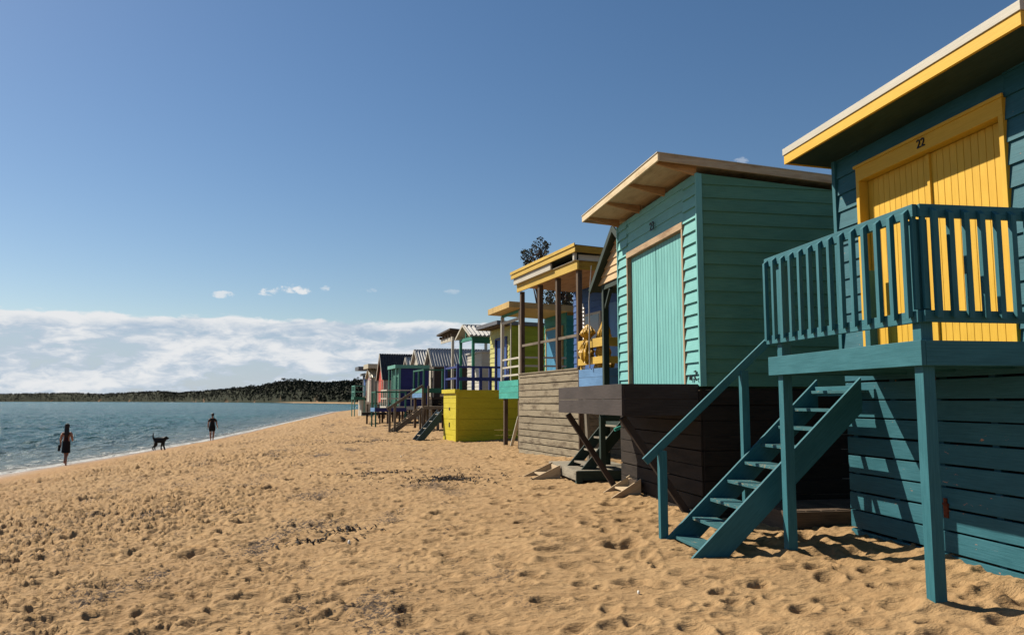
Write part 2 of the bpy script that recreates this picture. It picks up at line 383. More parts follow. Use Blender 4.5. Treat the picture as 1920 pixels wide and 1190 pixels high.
def geo(*segs):
    out = [segs[0][0]]
    for a, bb, q in segs:
        n = max(2, int(round(math.log(bb / a) / q))); out += list(a * (bb / a) ** (np.arange(1, n + 1) / n))
    return np.array(out)
dense = np.arange(-34.5, 34.51, 0.075)
angs = np.radians(np.concatenate([np.arange(-180, -36, 4.0), np.arange(-36, -35, .5), dense, np.arange(35.5, 37, .5), np.arange(38, 181, 4.0)]))
rads = geo((.3, 4.0, .12), (4.0, 40.0, .0042), (40, 90, .006), (90, 500, .012))

# sand material
ms, B, P = new_mat('beach_sand')
pos = B.n('ShaderNodeNewGeometry').outputs['Position']
px_, py_, pz_ = B.sep(pos)
n1 = B.noise(pos, .55, 5, .6); n2 = B.noise(pos, 5.0, 5, .65); n3 = B.noise(pos, 60.0, 4, .7); n4 = B.noise(pos, 260.0, 2, .6)
sand = B.mix(B.step(n1, .3, .7), (0.275, 0.168, 0.074), (0.335, 0.212, 0.098))
sand = B.mix(B.step(n2, .42, .7), sand, (0.255, 0.150, 0.062))
sand = B.mix(B.step(n4, .25, .75), B.mix(.20, sand, (0.109, 0.061, 0.034)), B.mix(.18, sand, (0.578, 0.449, 0.286)))
# scattered dark weed fragments and grit lying on the sand
dv = B.step(B.m('ADD', B.m('MULTIPLY', B.noise(B.vmul(pos, (1.0, .45, 1.0)), 1.2, 3, .5), .5), B.m('MULTIPLY', B.noise(pos, 21.0, 4, .7), .5)), .565, .60)
band = B.m('MULTIPLY', B.step(px_, -10.5, -4.0), B.step(px_, 2.8, 0.2))
sand = B.mix(B.m('MULTIPLY', B.m('MULTIPLY', dv, B.m('MULTIPLY_ADD', band, .85, .15)), .95), sand, (0.058, 0.041, 0.031))
wet = B.step(B.m('ADD', pz_, B.m('MULTIPLY', B.m('SUBTRACT', n1, .5), .10)), .24, .05)
damp = B.step(B.m('ADD', pz_, B.m('MULTIPLY', B.m('SUBTRACT', n1, .5), .5)), .75, .25)
sand = B.mix(B.m('MULTIPLY', damp, .45), sand, (0.286, 0.153, 0.061))
sand = B.mix(B.m('MULTIPLY', wet, .75), sand, (0.163, 0.102, 0.058))
B.put(P.inputs['Base Color'], sand)
B.put(P.inputs['Roughness'], B.m('MULTIPLY_ADD', wet, -.55, .92)); P.inputs['Specular IOR Level'].default_value = .2
hgt = B.m('ADD', B.m('MULTIPLY', n3, .5), B.m('MULTIPLY', n4, .22))
nrm = B.bump(hgt, .7, .015)
nrm = B.bump(B.noise(B.vmul(pos, (.45, 1.2, 1.0)), 10.0, 6, .7), .55, .045, nrm); nrm = B.bump(B.noise(B.vmul(pos, (.4, 1.0, 1.0)), 3.2, 5, .65), .6, .14, nrm)
B.put(P.inputs['Normal'], nrm)
v, f = polar(angs, rads, ground)
sand_o = np_mesh('sand', v, f, ms); tag(sand_o, kind='structure')
GH = lambda x, y: float(ground(np.array([x]), np.array([y]), False)[0])

# ---------------------------------------------------------------- sea
mw, B, P = new_mat('sea_water')
pos = B.n('ShaderNodeNewGeometry').outputs['Position']
dep = B.n('ShaderNodeAttribute'); dep.attribute_name = 'inshore'; dv = dep.outputs['Fac']      # metres seaward of the waterline
w1 = B.noise(B.vmul(pos, (1.0, .38, 1.0)), 1.5, 4, .6, .4); w2 = B.noise(B.vmul(pos, (1.0, .5, 1.0)), 5.5, 4, .6, .3)
w3 = B.noise(B.vmul(pos, (1.0, .3, 1.0)), .22, 4, .6, .3); big = B.noise(B.vmul(pos, (.5, 1.0, 1.0)), .012, 3, .5)
deep = B.mix(B.step(big, .35, .65), (0.011, 0.075, 0.088), (0.020, 0.112, 0.109))
c = B.mix(B.step(dv, 14.0, 1.0), deep, (0.068, 0.102, 0.088))
c = B.mix(B.step(dv, 2.2, .2), c, (0.204, 0.170, 0.116))
fo = B.noise(B.vmul(pos, (1.0, .55, 1.0)), 2.2, 6, .72, .6)
fl = B.noise(B.vmul(pos, (0.0, .12, 0.0)), 1.0, 3, .5)
off = B.m('MULTIPLY', fl, 2.2)
ed = B.step(B.m('ABSOLUTE', B.m('SUBTRACT', dv, .35)), .55, .15)
ln = B.step(B.m('ABSOLUTE', B.m('SUBTRACT', B.m('SUBTRACT', dv, off), .6)), .8, .1)
foam = B.m('MAXIMUM', B.m('MULTIPLY', ed, B.step(fo, .36, .5)), B.m('MULTIPLY', ln, B.step(fo, .52, .62)))
c = B.mix(foam, c, (0.558, 0.571, 0.564))
B.put(P.inputs['Base Color'], c)
B.put(P.inputs['Roughness'], B.m('MULTIPLY_ADD', foam, .6, .24)); P.inputs['IOR'].default_value = 1.33; P.inputs['Specular IOR Level'].default_value = .3
n = B.bump(w3, 1.0, 3.5); n = B.bump(w1, 1.0, 1.3, n); n = B.bump(w2, 1.0, .25, n)
B.put(P.inputs['Normal'], n)
sr = geo((8, 20, .05), (20, 160, .005), (160, 500, .010), (500, 40000, .06))
sa = np.radians(np.concatenate([np.arange(-120, -36, 3.0), np.arange(-36, 6.01, .1), np.arange(8, 60, 3.0)]))
def sea_h(x, y):
    d = np.interp(y, WY, WX) - x; a = np.clip(d / 9, 0.0, 1)
    r = np.hypot(x, y); fade = np.clip(1.2 - r / 420, 0, 1)
    z = .09 * np.sin((x * .94 + y * .18) * 1.9 + 3.5 * fbm(x / 7, y / 7, 2, 3)) + .26 * fbm(x / 1.5, y / 3.2, 3, 11) + .08 * fbm(x / .6, y / 1.2, 2, 13)
    return z * a * fade - 0.0
v, f = polar(sa, sr, sea_h)
ins = np.where(v[:, 1] < 225, np.interp(v[:, 1], WY, WX) - v[:, 0], 200.)
keep = ins > -3.5; fk = f[keep[f].any(axis=1)]
sea = np_mesh('water', v, fk, mw, True, {'inshore': ins}); tag(sea, kind='structure')

# ---------------------------------------------------------------- headland across the bay
def at(px, py, D):
    """a world point D metres ahead of the eye on the photograph's column px / row py (used to lay out the far coast)"""
    u = (px - 960) / 1493; vv = (595 - py) / 1493
    fw = math.cos(R(6)) - math.sin(R(6)) * vv; up = math.sin(R(6)) + math.cos(R(6)) * vv
    t = D / fw; r = u * t
    return Vector((r * math.cos(R(9)) + D * math.sin(R(9)), D * math.cos(R(9)) - r * math.sin(R(9)), CZ + up * t))
prof = [(-420, 742, 5200), (-150, 740, 4700), (0, 740, 4200), (60, 739, 3900), (130, 738, 3600), (190, 740, 3300), (250, 737, 3000), (300, 735, 2700), (330, 738, 2500), (380, 734, 2200), (430, 730, 1900),
        (480, 726, 1600), (520, 718, 1400), (560, 716, 1220), (600, 719, 1050), (640, 718, 900), (675, 716, 780), (720, 712, 690), (780, 712, 620), (900, 716, 560), (1100, 722, 520), (1500, 730, 500)]
pp = []
for i in range(len(prof) - 1):
    for k in range(10):
        t = k / 10; pp.append(tuple(prof[i][j] * (1 - t) + prof[i + 1][j] * t for j in range(3)))
pp.append(prof[-1])
prs = [(0, -.02), (.0, .02), (.10, .05), (.16, .34), (.32, .55), (.55, .80), (.80, .95), (1.0, 1.0), (1.5, .9), (2.4, .5), (3.2, 0)]
rows = []
for i, (px, py, D) in enumerate(pp):
    base = at(px, 760, D); top = at(px, py - 1.0, D * 1.06); H = max(3.0, top.z - 1.5); dirn = Vector((base.x, base.y, 0)).normalized()
    # heights are set where the slope stands so the skyline keeps the photographed outline
    row = []
    for j, (q, hh) in enumerate(prs):
        depth = q * min(90, D * .06); n = random.Random(i * 31 + j).uniform(-1, 1)
        P0 = Vector((base.x, base.y, 0)) + dirn * (depth + (n * 5 if 1 < j < 9 else 0)) + dirn * (6 * math.sin(i * .7))
        row.append((P0.x, P0.y, H * hh + (n * H * .05 if 1 < j < 9 else 0)))
    rows.append(row)
v = np.array(rows).reshape(-1, 3); nr, nc = len(rows), len(prs)
i = np.arange(nr - 1)[:, None] * nc + np.arange(nc - 1)[None, :]; f = np.stack([i, i + nc, i + nc + 1, i + 1], -1).reshape(-1, 4)
mh, B, P = new_mat('headland_ground')
pos = B.n('ShaderNodeNewGeometry').outputs['Position']; _, _, hz = B.sep(pos)
a1 = B.noise(pos, .012, 5, .65); a2 = B.noise(pos, .07, 5, .65)
g = B.mix(B.step(a2, .35, .65), (0.014, 0.018, 0.008), (.024, .028, .016))
cl = B.mix(B.step(a2, .35, .65), (0.136, 0.068, 0.037), (0.231, 0.136, 0.075))
g = B.mix(B.m('MULTIPLY', B.step(a1, .58, .66), B.step(hz, 15.0, 6.0)), g, cl)
hx = B.sep(pos)[0]; g = B.mix(B.m('MULTIPLY', B.step(hz, 2.2, 1.2), B.step(hx, -210.0, -120.0)), g, (0.286, 0.190, 0.109))
B.put(P.inputs['Base Color'], g); P.inputs['Roughness'].default_value = .95; P.inputs['Specular IOR Level'].default_value = .1
hl = np_mesh('hills', v, f, mh, False); tag(hl, kind='structure')

def leafmat(name, c1, c2, sc_=3.0):
    m, B, P = new_mat(name); g = B.n('ShaderNodeNewGeometry').outputs['Position']
    rr = B.n('ShaderNodeAttribute'); rr.attribute_name = 'rnd'
    n = B.m('ADD', B.m('MULTIPLY', B.noise(g, sc_, 3, .6), .5), B.m('MULTIPLY', rr.outputs['Fac'], .5))
    B.put(P.inputs['Base Color'], B.mix(B.step(n, .3, .7), c1, c2)); P.inputs['Roughness'].default_value = .8; P.inputs['Specular IOR Level'].default_value = .15
    return m
M['scrub'] = leafmat('scrub_leaves', (.014, .018, .012), (.022, .026, .016), .08)
M['leaf'] = leafmat('banksia_leaves', (.022, .028, .020), (.070, .070, .045), 2.0)
M['bark'] = plain('grey_bark', s2l(96, 84, 78), .9, 0, .35, 5.0)
def leaf_cloud(centers, radii, n, size, seed, flat=.8):
    """n triangles per centre spread through an ellipsoid"""
    rg = np.random.RandomState(seed); C = np.repeat(np.array(centers), n, 0); Rd = np.repeat(np.array(radii), n, 0)
    d = rg.normal(size=(len(C), 3)); d /= np.linalg.norm(d, axis=1)[:, None]; d *= (rg.rand(len(C), 1) ** .45); d[:, 2] *= flat
    p = C + d * Rd[:, None]; sz = size * (.5 + rg.rand(len(C), 1)) * (Rd[:, None] if size < 0 else 1)
    a = rg.normal(size=(len(C), 3)); a /= np.linalg.norm(a, axis=1)[:, None]; c = rg.normal(size=(len(C), 3)); c -= (c * a).sum(1)[:, None] * a; c /= np.linalg.norm(c, axis=1)[:, None]
    sz = np.abs(sz); v = np.stack([p - a * sz * .8, p + c * sz * .45, p + a * sz * .8, p - c * sz * .45], 1).reshape(-1, 3)
    return v, np.arange(len(v)).reshape(-1, 4), np.repeat(rg.rand(len(C)), 4)
cs = []; rs = []; rg = random.Random(5)
for k in range(9000):
    x = rg.uniform(0, nr - 1.001); i = int(x); t = x - i; j = rg.uniform(2.2, 8.3); jj = int(j); s = j - jj
    a = Vector(rows[i][jj]).lerp(Vector(rows[i + 1][jj]), t); c_ = Vector(rows[i][jj + 1]).lerp(Vector(rows[i + 1][jj + 1]), t); q = a.lerp(c_, s)
    D = math.hypot(q.x, q.y)
    if D > 2000 and rg.random() < .25: continue
    r = rg.uniform(1.2, 3.0) * (1 + D / 3500)
    if jj < 4 and rg.random() < .55: continue
    cs.append((q.x, q.y, q.z + r * .4)); rs.append(r)
v, f, rn = leaf_cloud(cs, rs, 22, 1.5, 3)
wood = np_mesh('wood', v, f, M['scrub'], False, {'rnd': rn}); tag(wood, 'dark coastal scrub covering the headland across the bay', 'woodland', kind='stuff')

def tree(name, label, base, trunk_top, blobs, leaf_n, leaf_s, group, seed, tr=.16):
    root = thing(name, label, 'tree', base, 0, group); rg = random.Random(seed); Bs = Vector(base)
    mb = MB(); T = Vector(trunk_top) - Bs; mid = T * .5 + Vector((rg.uniform(-.2, .2), rg.uniform(-.2, .2), 0))
    mb.cyl((0, 0, -.3), mid, tr, 8, tr * .7); mb.cyl(mid, T, tr * .7, 8, tr * .35)
    for (c_, r) in blobs:
        cc = Vector(c_) - Bs; s_ = mid.lerp(T, rg.uniform(.1, 1.0)); kn = s_.lerp(cc, .5) + Vector((0, 0, rg.uniform(-.15, .1)))
        mb.cyl(s_, kn, tr * .28, 5, tr * .18); mb.cyl(kn, cc, tr * .18, 5, tr * .06)
    mb.build('trunk', M['bark'], root, smooth=True)
    v, f, rn = leaf_cloud([tuple(Vector(c_) - Bs) for c_, r in blobs], [r for c_, r in blobs], leaf_n, leaf_s, seed)
    o = np_mesh('crown', v, f, M['leaf'], False, {'rnd': rn}); o.parent = root
    return root
# the two trees behind the huts
D1 = 44.0
def blobset(pts, D, rg):
    out = []
    for (px, py, r) in pts: out.append((at(px, py, D + rg.uniform(-.9, .9)), r))
    return out
rg = random.Random(11)
pts = [(1013, 450, .22), (1005, 456, .25), (1019, 455, .22), (1010, 464, .28), (1022, 461, .22), (1027, 458, .2), (1001, 463, .2), (1016, 468, .3), (1006, 472, .3), (1024, 466, .2), (1026, 472, .18), (998, 470, .2), (992, 474, .25), (997, 478, .25),
       (985, 470, .18), (983, 476, .2), (979, 473, .12), (988, 480, .22), (994, 484, .2), (981, 484, .17), (987, 489, .17), (984, 494, .13), (1000, 487, .18), (1003, 492, .15), (1019, 477, .18), (1025, 484, .2), (1031, 481, .16), (1032, 487, .12), (994, 492, .12), (1014, 474, .24), (1012, 480, .15), (1020, 490, .2), (1027, 492, .18), (1008, 500, .3), (1022, 500, .3), (1000, 505, .25)]
tb = at(1018, 752, D1); t1 = tree('banksia_tree', 'tallest ragged tree showing above the yellow porch roof', (tb.x, tb.y, GH(tb.x, tb.y)), at(1014, 470, D1), blobset(pts, D1, rg), 32, .08, 'trees behind the huts', 21)
pts = [(rg.uniform(1018, 1090), rg.uniform(505, 585), rg.uniform(.25, .42)) for _ in range(70)] + [(1048, 478, .16), (1050, 474, .12), (1046, 484, .2), (1052, 486, .2), (1040, 556, .3), (1030, 560, .3), (1060, 566, .3), (1022, 566, .3)]
tb = at(1058, 752, 47); tree('banksia_tree', 'wider tree mostly hidden behind the yellow porch roof', (tb.x, tb.y, GH(tb.x, tb.y)), at(1052, 500, 47), blobset(pts, 47, rg), 34, .10, 'trees behind the huts', 22, .2)
# trees one can tell apart on the headland skyline
lab = ['lone round tree on the middle of the headland skyline', 'first of three tall trees on the headland ridge, counted from the left', 'second of three tall trees on the headland ridge', 'third of three tall trees on the headland ridge, farthest right', 'small flat crowned tree left of the tall ridge trees', 'bushy tree at the right end of the bare headland ridge', 'tree standing at the ridge just beside the last huts']
for k, (px, py, D, r) in enumerate([(470, 719, 1600, 6), (533, 709, 1340, 6), (549, 708, 1270, 5), (566, 709, 1200, 5), (505, 716, 1450, 5), (437, 723, 1800, 6), (671, 706, 800, 3.4)]):
    rg = random.Random(k + 50); c0 = at(px, py + 4.5, D * 1.05); by = c0 - Vector((0, 0, r * 2.2)); bl = [(c0 + Vector((rg.uniform(-1, 1) * r * 1.1, rg.uniform(-1, 1) * r, rg.uniform(-1.1, .6) * r)), r * rg.uniform(.3, .5)) for _ in range(20)]
    tree('ridge_tree', lab[k], tuple(by), c0, bl, 26, r * .16, 'trees on the headland skyline', k + 90, r * .07)

# ---------------------------------------------------------------- hut pieces (all in hut space: x inland, y along the row away from the eye)
def clap(mb, p, q, z0, z1, nrm, pitch=.2, lap=.013, th=.012, ztop=None):
    """weatherboards from p to q (x, y), outward normal nrm; ztop = (z at p, z at q) when the head slopes"""
    p = Vector((p[0], p[1], 0)); q = Vector((q[0], q[1], 0)); n = Vector((nrm[0], nrm[1], 0)); k = int(math.ceil((z1 - z0) / pitch - 1e-6))
    for i in range(k):
        a = z0 + i * pitch; c_ = min(a + pitch, z1); segs = [(0, 1, c_, c_)]
        if ztop and ztop[0] != ztop[1]:
            at_ = lambda z: (ztop[0] - z) / (ztop[0] - ztop[1]); s1 = min(1, max(0, at_(c_))); s2 = min(1, max(0, at_(a))); zz_ = lambda s: ztop[0] + (ztop[1] - ztop[0]) * s
            segs = []
            if s1 > .001: segs.append((0, s1, c_, c_))
            if s2 - s1 > .001: segs.append((s1, s2, min(c_, zz_(s1)), max(a + .001, zz_(s2))))
        o0 = n * (th + lap); o1 = n * th * .35; i_ = n * -.02; zz = Vector((0, 0, 1))
        # boards overlap: the foot stands proud of the board below
        for (sa_, sb_, ca, cb) in segs:
            A_ = p.lerp(q, sa_); B2 = p.lerp(q, sb_)
            ta = o0.lerp(o1, min(1, (ca - a) / pitch)); tb_ = o0.lerp(o1, min(1, (cb - a) / pitch))
            mb.hexa([A_ + i_ + zz * a, B2 + i_ + zz * a, B2 + o0 + zz * a, A_ + o0 + zz * a, A_ + i_ + zz * ca, B2 + i_ + zz * cb, B2 + tb_ + zz * cb, A_ + ta + zz * ca], q - p)
def slats(mb, p, q, z0, z1, nrm, pitch=.19, gap=.018, th=.03):
    p = Vector((p[0], p[1], 0)); q = Vector((q[0], q[1], 0)); n = Vector((nrm[0], nrm[1], 0)) * th; zz = Vector((0, 0, 1)); a = z0; rg = random.Random(int(abs(p.x * 97 + z0 * 31)))
    while a < z1 - .02:
        c_ = min(a + pitch - gap, z1); j1, j2 = rg.uniform(-.006, .006), rg.uniform(-.006, .006); jn = n.normalized() * rg.uniform(0, .006)
        mb.hexa([p + zz * (a + j1), q + zz * (a + j2), q + n + jn + zz * (a + j2), p + n + jn + zz * (a + j1), p + zz * (c_ + j1), q + zz * (c_ + j2), q + n + jn + zz * (c_ + j2), p + n + jn + zz * (c_ + j1)], q - p)
        a += pitch
def boards_v(mb, x, y0, y1, z0, z1, n, th=.025, gap=.005):
    w = (y1 - y0) / n
    for i in range(n): mb.box(x, x + th, y0 + i * w + gap / 2, y0 + (i + 1) * w - gap / 2, z0, z1, (0, 0, 1))
    mb.box(x + th - .006, x + th + .012, y0, y1, z0 + .002, z1 - .002, (0, 0, 1))
def text_part(name, txt, size, mat, parent, loc, th=.006):
    cu = bpy.data.curves.new(name, 'FONT'); cu.body = txt; cu.size = size; cu.extrude = th; cu.align_x = 'CENTER'; cu.align_y = 'CENTER'; cu.offset = 0
    tmp = bpy.data.objects.new('tmp', cu); COL.objects.link(tmp)
    me = bpy.data.meshes.new_from_object(tmp.evaluated_get(bpy.context.evaluated_depsgraph_get())); bpy.data.objects.remove(tmp)
    me.name = name; me.materials.clear(); me.materials.append(mat)
    o = bpy.data.objects.new(name, me); COL.objects.link(o); o.parent = parent; o.location = loc
    o.rotation_euler = Matrix(((0, 0, -1), (-1, 0, 0), (0, 1, 0))).to_euler()      # reads from the seaward side
    return o
def corrug(mb, p0, p1, e0, e1, pitch=.076, amp=.034, th=.0):
    """corrugated sheet between the ridge p0-p1 and the eave e0-e1; corrugations run ridge to eave"""
    p0, p1, e0, e1 = map(Vector, (p0, p1, e0, e1)); n = ((p1 - p0).cross(e0 - p0)).normalized()
    if n.z < 0: n = -n
    L = (p1 - p0).length; N = max(4, int(L / pitch)); S = N * 4
    def fn(u, v): return p0.lerp(p1, u).lerp(e0.lerp(e1, u), v) + n * (amp * math.sin(u * N * 2 * math.pi) + amp)
    mb.grid(fn, S, 1, (e0 - p0).normalized())
def rail(root, p, q, zt, zb, n, mat, bal=.045, out=(0, 0), th=.04, rh=.10, bevel_top=True, name='railing', ends=0.06):
    """a balustrade: two rails with every baluster a sub-part on their outer face"""
    p = Vector((p[0], p[1], 0)); q = Vector((q[0], q[1], 0)); d = (q - p).normalized(); L = (q - p).length; o = Vector((out[0], out[1], 0)); zz = Vector((0, 0, 1))
    mb = MB(); mb.beam(p + zz * (zt - rh / 2), q + zz * (zt - rh / 2), th, rh); mb.beam(p + zz * (zb + rh * .45), q + zz * (zb + rh * .45), th, rh * .9)
    mb.beam(p + d * .03 + zz * (zb + rh), p + d * .03 + zz * (zt - rh), .035, .035, (0, 1, 0) if abs(d.x) > .5 else (1, 0, 0))
    rl = mb.build(name, mat, root, .003)
    for i in range(n):
        s = ends + (L - 2 * ends) * i / max(1, n - 1); c_ = p + d * s + o * (th / 2 + .003); a = d * bal / 2; z0 = zb + .03; z1 = zt - .03; e = o * th
        m2 = MB(); jt = random.uniform(-.008, .008)
        m2.hexa([c_ - a + zz * (z0 + .02), c_ + a + zz * (z0 + .02), c_ + a + e + zz * z0, c_ - a + e + zz * z0,
                 c_ - a + zz * (z1 + jt), c_ + a + zz * (z1 + jt), c_ + a + e + zz * (z1 - .035 + jt), c_ - a + e + zz * (z1 - .035 + jt)], zz)
        m2.build('baluster', mat, rl, .002)
    return rl
def stairs(root, x0, x1, y0, y1, z0, z1, n, mat, tmat=None, sd=.24, name='staircase', st=.04, tt=.035, tread_d=.25):
    """flight rising inland from (x0, z0) to (x1, z1); its two side boards are the part, each tread a sub-part"""
    mb = MB(); dx = (x1 - x0); dzz = (z1 - z0); L = math.hypot(dx, dzz); nx, nz = dzz / L, -dx / L
    for y in (y0, y1 - st):
        low = (x0 + nx * sd, z0 + nz * sd)
        t = (z0 - .12 - low[1]) / dzz
        pts = [(x0 - dx * .06, y, z0 - dzz * .06), (x1, y, z1), (x1, y, z1 - sd * L / dx), (x0 + nx * sd + dx * .02, y, z0 + nz * sd + dzz * .02 - .0)]
        mb.poly(pts, (0, st, 0), (dx, 0, dzz))
    mb.box(x1 - .045, x1 - .005, y0 + st, y1 - st, z1 - .2, z1 - .09)
    fl = mb.build(name, mat, root, .003)
    for i in range(n):
        t = (i + .55) / n; x = x0 + dx * t; z = z0 + dzz * t - .045
        m2 = MB(); m2.box(x, x + tread_d, y0 + st, y1 - st, z - tt, z, (0, 1, 0)); m2.build('tread', tmat or mat, fl, .004)
    return fl
def one(root, name, mat, *a, bevel=.003, sub=None):
    """a single squared timber as its own part"""
    mb = MB(); mb.box(*a); return mb.build(name, mat, sub or root, bevel)
def gable(root, x0, x1, y0, y1, ze, za, mat, trim, corr=True, barge=.12, over=0, pitch=.20, name='roof'):
    """gable roof, ridge running inland; returns the roof part"""
    yc = (y0 + y1) / 2; mb = MB()
    if corr:
        corrug(mb, (x0, yc, za), (x1, yc, za), (x0, y0, ze), (x1, y0, ze), pitch); corrug(mb, (x0, yc, za), (x1, yc, za), (x0, y1, ze), (x1, y1, ze), pitch)
        mb.beam((x0 - .01, yc, za + .045), (x1, yc, za + .045), .14, .02)
    t = .03
    mb.poly([(x0, y0, ze - .005), (x0, yc, za - .005), (x0, y1, ze - .005), (x0, y1, ze - .005 - t), (x0, yc, za - .005 - t), (x0, y0, ze - .005 - t)], (x1 - x0, 0, 0), (1, 0, 0))
    rf = mb.build(name, mat, root)
    for (ya, yb) in ((y0, yc), (y1, yc)):
        m2 = MB(); m2.beam((x0 - .03, ya - .02 * (1 if ya == y0 else -1), ze - .02), (x0 - .03, yb, za - .0), .045, barge, (0, 0, 1)); m2.build('barge_board', trim, rf, .003)
    return rf

# ================================================================= hut 22: teal with yellow doors
def hut22():
    h = thing('beach_hut', 'dark teal weatherboard hut with yellow double doors numbered 22', 'beach hut', (5.24, 5.35, ZB), 0, HG); Wd = 3.15
    mb = MB(); f0, y0, y1, zt = Z(.40), .53, 2.70, Z(2.62)
    clap(mb, (0, 0), (0, y0), f0, Z(2.86), (-1, 0)); clap(mb, (0, y1), (0, Wd), f0, Z(2.86), (-1, 0)); clap(mb, (0, y0), (0, y1), zt, Z(2.86), (-1, 0))
    clap(mb, (0, 0), (4, 0), f0, Z(2.82), (0, -1), ztop=(Z(2.82), Z(2.62))); clap(mb, (0, Wd), (4, Wd), f0, Z(2.82), (0, 1), ztop=(Z(2.82), Z(2.62))); clap(mb, (4, 0), (4, Wd), f0, Z(2.6), (1, 0))
    w = mb.build('wall', M['tealb'], h)
    for y in (-.03, Wd - .035): one(h, 'corner_board', M['teal'], -.045, .03, y, y + .065, f0, Z(2.84), sub=w)
    # frame, reveal and doors
    mb = MB(); fx = -.045; rv = .085
    mb.box(fx, rv, y0, y0 + .055, Z(.44), zt - .17); mb.box(fx, rv, y1 - .055, y1, Z(.44), zt - .17); mb.box(fx, rv, y0, y1, zt - .17, zt)
    mb.box(fx - .018, fx + .002, y0 - .02, y1 + .02, zt - .02, zt + .012)
    mb.build('door_frame', M['yellow'], h, .003)
    ym = (y0 + y1) / 2
    for k, (a, c_) in enumerate(((y0 + .06, ym - .004), (ym + .004, y1 - .06))):
        mb = MB(); boards_v(mb, rv - .02, a, c_, Z(.47), zt - .175, 11)
        d = mb.build('door', M['yellow'], h, .0025)
        if k == 0: one(h, 'cover_strip', M['yellow'], rv - .045, rv - .018, ym - .02, ym + .02, Z(.47), zt - .18, sub=d)
    text_part('house_number', '22', .125, M['num'], h, (fx - .004, 1.58, zt - .085))
    # roof: white capping over a yellow fascia, dark lining below
    xf, xb, ya, yb, zf = -.54, 4.2, -.27, 3.37, Z(2.83); sl_ = -.05 * (xb - xf)
    mb = MB(); mb.hexa([(xf + .035, ya + .03, zf + .012), (xb, ya + .03, zf + .012 + sl_), (xb, yb - .03, zf + .012 + sl_), (xf + .035, yb - .03, zf + .012), (xf + .035, ya + .03, zf + .17), (xb, ya + .03, zf + .17 + sl_), (xb, yb - .03, zf + .17 + sl_), (xf + .035, yb - .03, zf + .17)], (0, 1, 0))
    rf = mb.build('roof', M['soffit'], h)
    mb = MB(); mb.box(xf, xf + .03, ya, yb, zf, zf + .11)
    for y in (ya, yb - .028): mb.hexa([(xf + .03, y, zf), (xb, y, zf + sl_), (xb, y + .028, zf + sl_), (xf + .03, y + .028, zf), (xf + .03, y, zf + .11), (xb, y, zf + .11 + sl_), (xb, y + .028, zf + .11 + sl_), (xf + .03, y + .028, zf + .11)])
    mb.build('fascia', M['yellow'], rf, .002)
    mb = MB(); mb.box(xf - .012, xf + .02, ya - .012, yb + .012, zf + .112, zf + .19)
    mb.hexa([(xf + .02, ya - .012, zf + .172), (xb, ya - .012, zf + .172 + sl_), (xb, yb + .012, zf + .172 + sl_), (xf + .02, yb + .012, zf + .172), (xf + .02, ya - .012, zf + .19), (xb, ya - .012, zf + .19 + sl_), (xb, yb + .012, zf + .19 + sl_), (xf + .02, yb + .012, zf + .19)])
    for y in (ya - .012, yb): mb.hexa([(xf + .02, y, zf + .112), (xb, y, zf + .112 + sl_), (xb, y + .012, zf + .112 + sl_), (xf + .02, y + .012, zf + .112), (xf + .02, y, zf + .171), (xb, y, zf + .171 + sl_), (xb, y + .012, zf + .171 + sl_), (xf + .02, y + .012, zf + .171)])
    mb.build('roof_capping', M['white'], rf, .002)
    # deck
    dx0, dy0, dy1 = -1.24, .15, 2.56
    mb = MB(); nb = 12
    for i in range(nb):
        x = dx0 + .04 + i * (1.2 / nb); mb.box(x, x + 1.2 / nb - .006, dy0 + .04, dy1 - .04, Z(.42), Z(.455), (0, 1, 0))
    for y in (.6, 1.3, 2.0): mb.box(dx0 + .05, -.03, y, y + .05, Z(.27), Z(.418))
    dk = mb.build('deck', M['teal'], h)
    one(h, 'edge_beam', M['teal'], dx0, dx0 + .04, dy0 - .04, dy1, Z(.27), Z(.462), sub=dk)
    one(h, 'edge_beam', M['teal'], dx0 + .042, -.03, dy0 - .04, dy0, Z(.27), Z(.46), sub=dk)
    one(h, 'edge_beam', M['teal'], dx0 + .042, -.03, dy1 - .04, dy1, Z(.27), Z(.46), sub=dk)
    one(h, 'post', M['teal'], -1.19, -1.09, .17, .27, Z(-1.9), Z(1.41)); one(h, 'post', M['teal'], -1.19, -1.09, 2.35, 2.45, Z(-1.9), Z(1.41)); one(h, 'post', M['teal'], -.14, -.05, 2.42, 2.51, Z(.46), Z(1.40))
    rail(h, (-1.212, .14), (-1.212, 2.60), Z(1.52), Z(.60), 14, M['teal'], out=(-1, 0), ends=.07)
    rail(h, (-1.19, .13), (-.045, .13), Z(1.518), Z(.602), 8, M['teal'], out=(0, -1), ends=.10)
    # lower walls of spaced boards
    mb = MB(); slats(mb, (0, .02), (0, 3.1), Z(-1.80), Z(.38), (-1, 0), .203, .02); slats(mb, (.0, 3.1), (3.9, 3.1), Z(-1.80), Z(.38), (0, 1), .203, .02); slats(mb, (0, .0), (3.9, .0), Z(-1.80), Z(.38), (0, -1), .203, .02)
    for y in (.08, .9, 1.6, 2.3, 3.0): mb.box(.004, .08, y - .04, y + .04, Z(-1.8), Z(.38))
    lw = mb.build('base_wall', M['tealb'], h, .003)
    mb = MB(); mb.box(.10, .12, .02, 3.08, Z(-1.8), Z(.36)); mb.build('shade_backing', M['dark'], lw)  # dark sheet added behind the boards, its colour standing for shade in the gaps
    mb = MB(); mb.box(-.05, -.032, 1.49, 1.545, Z(-1.08), Z(-.95)); mb.cyl((-.04, 1.52, Z(-.95)), (-.04, 1.52, Z(-.90)), .02, 8); mb.box(-.06, -.035, 1.48, 1.62, Z(-.965), Z(-.945)); mb.build('padlock', M['rust'], lw, .002)
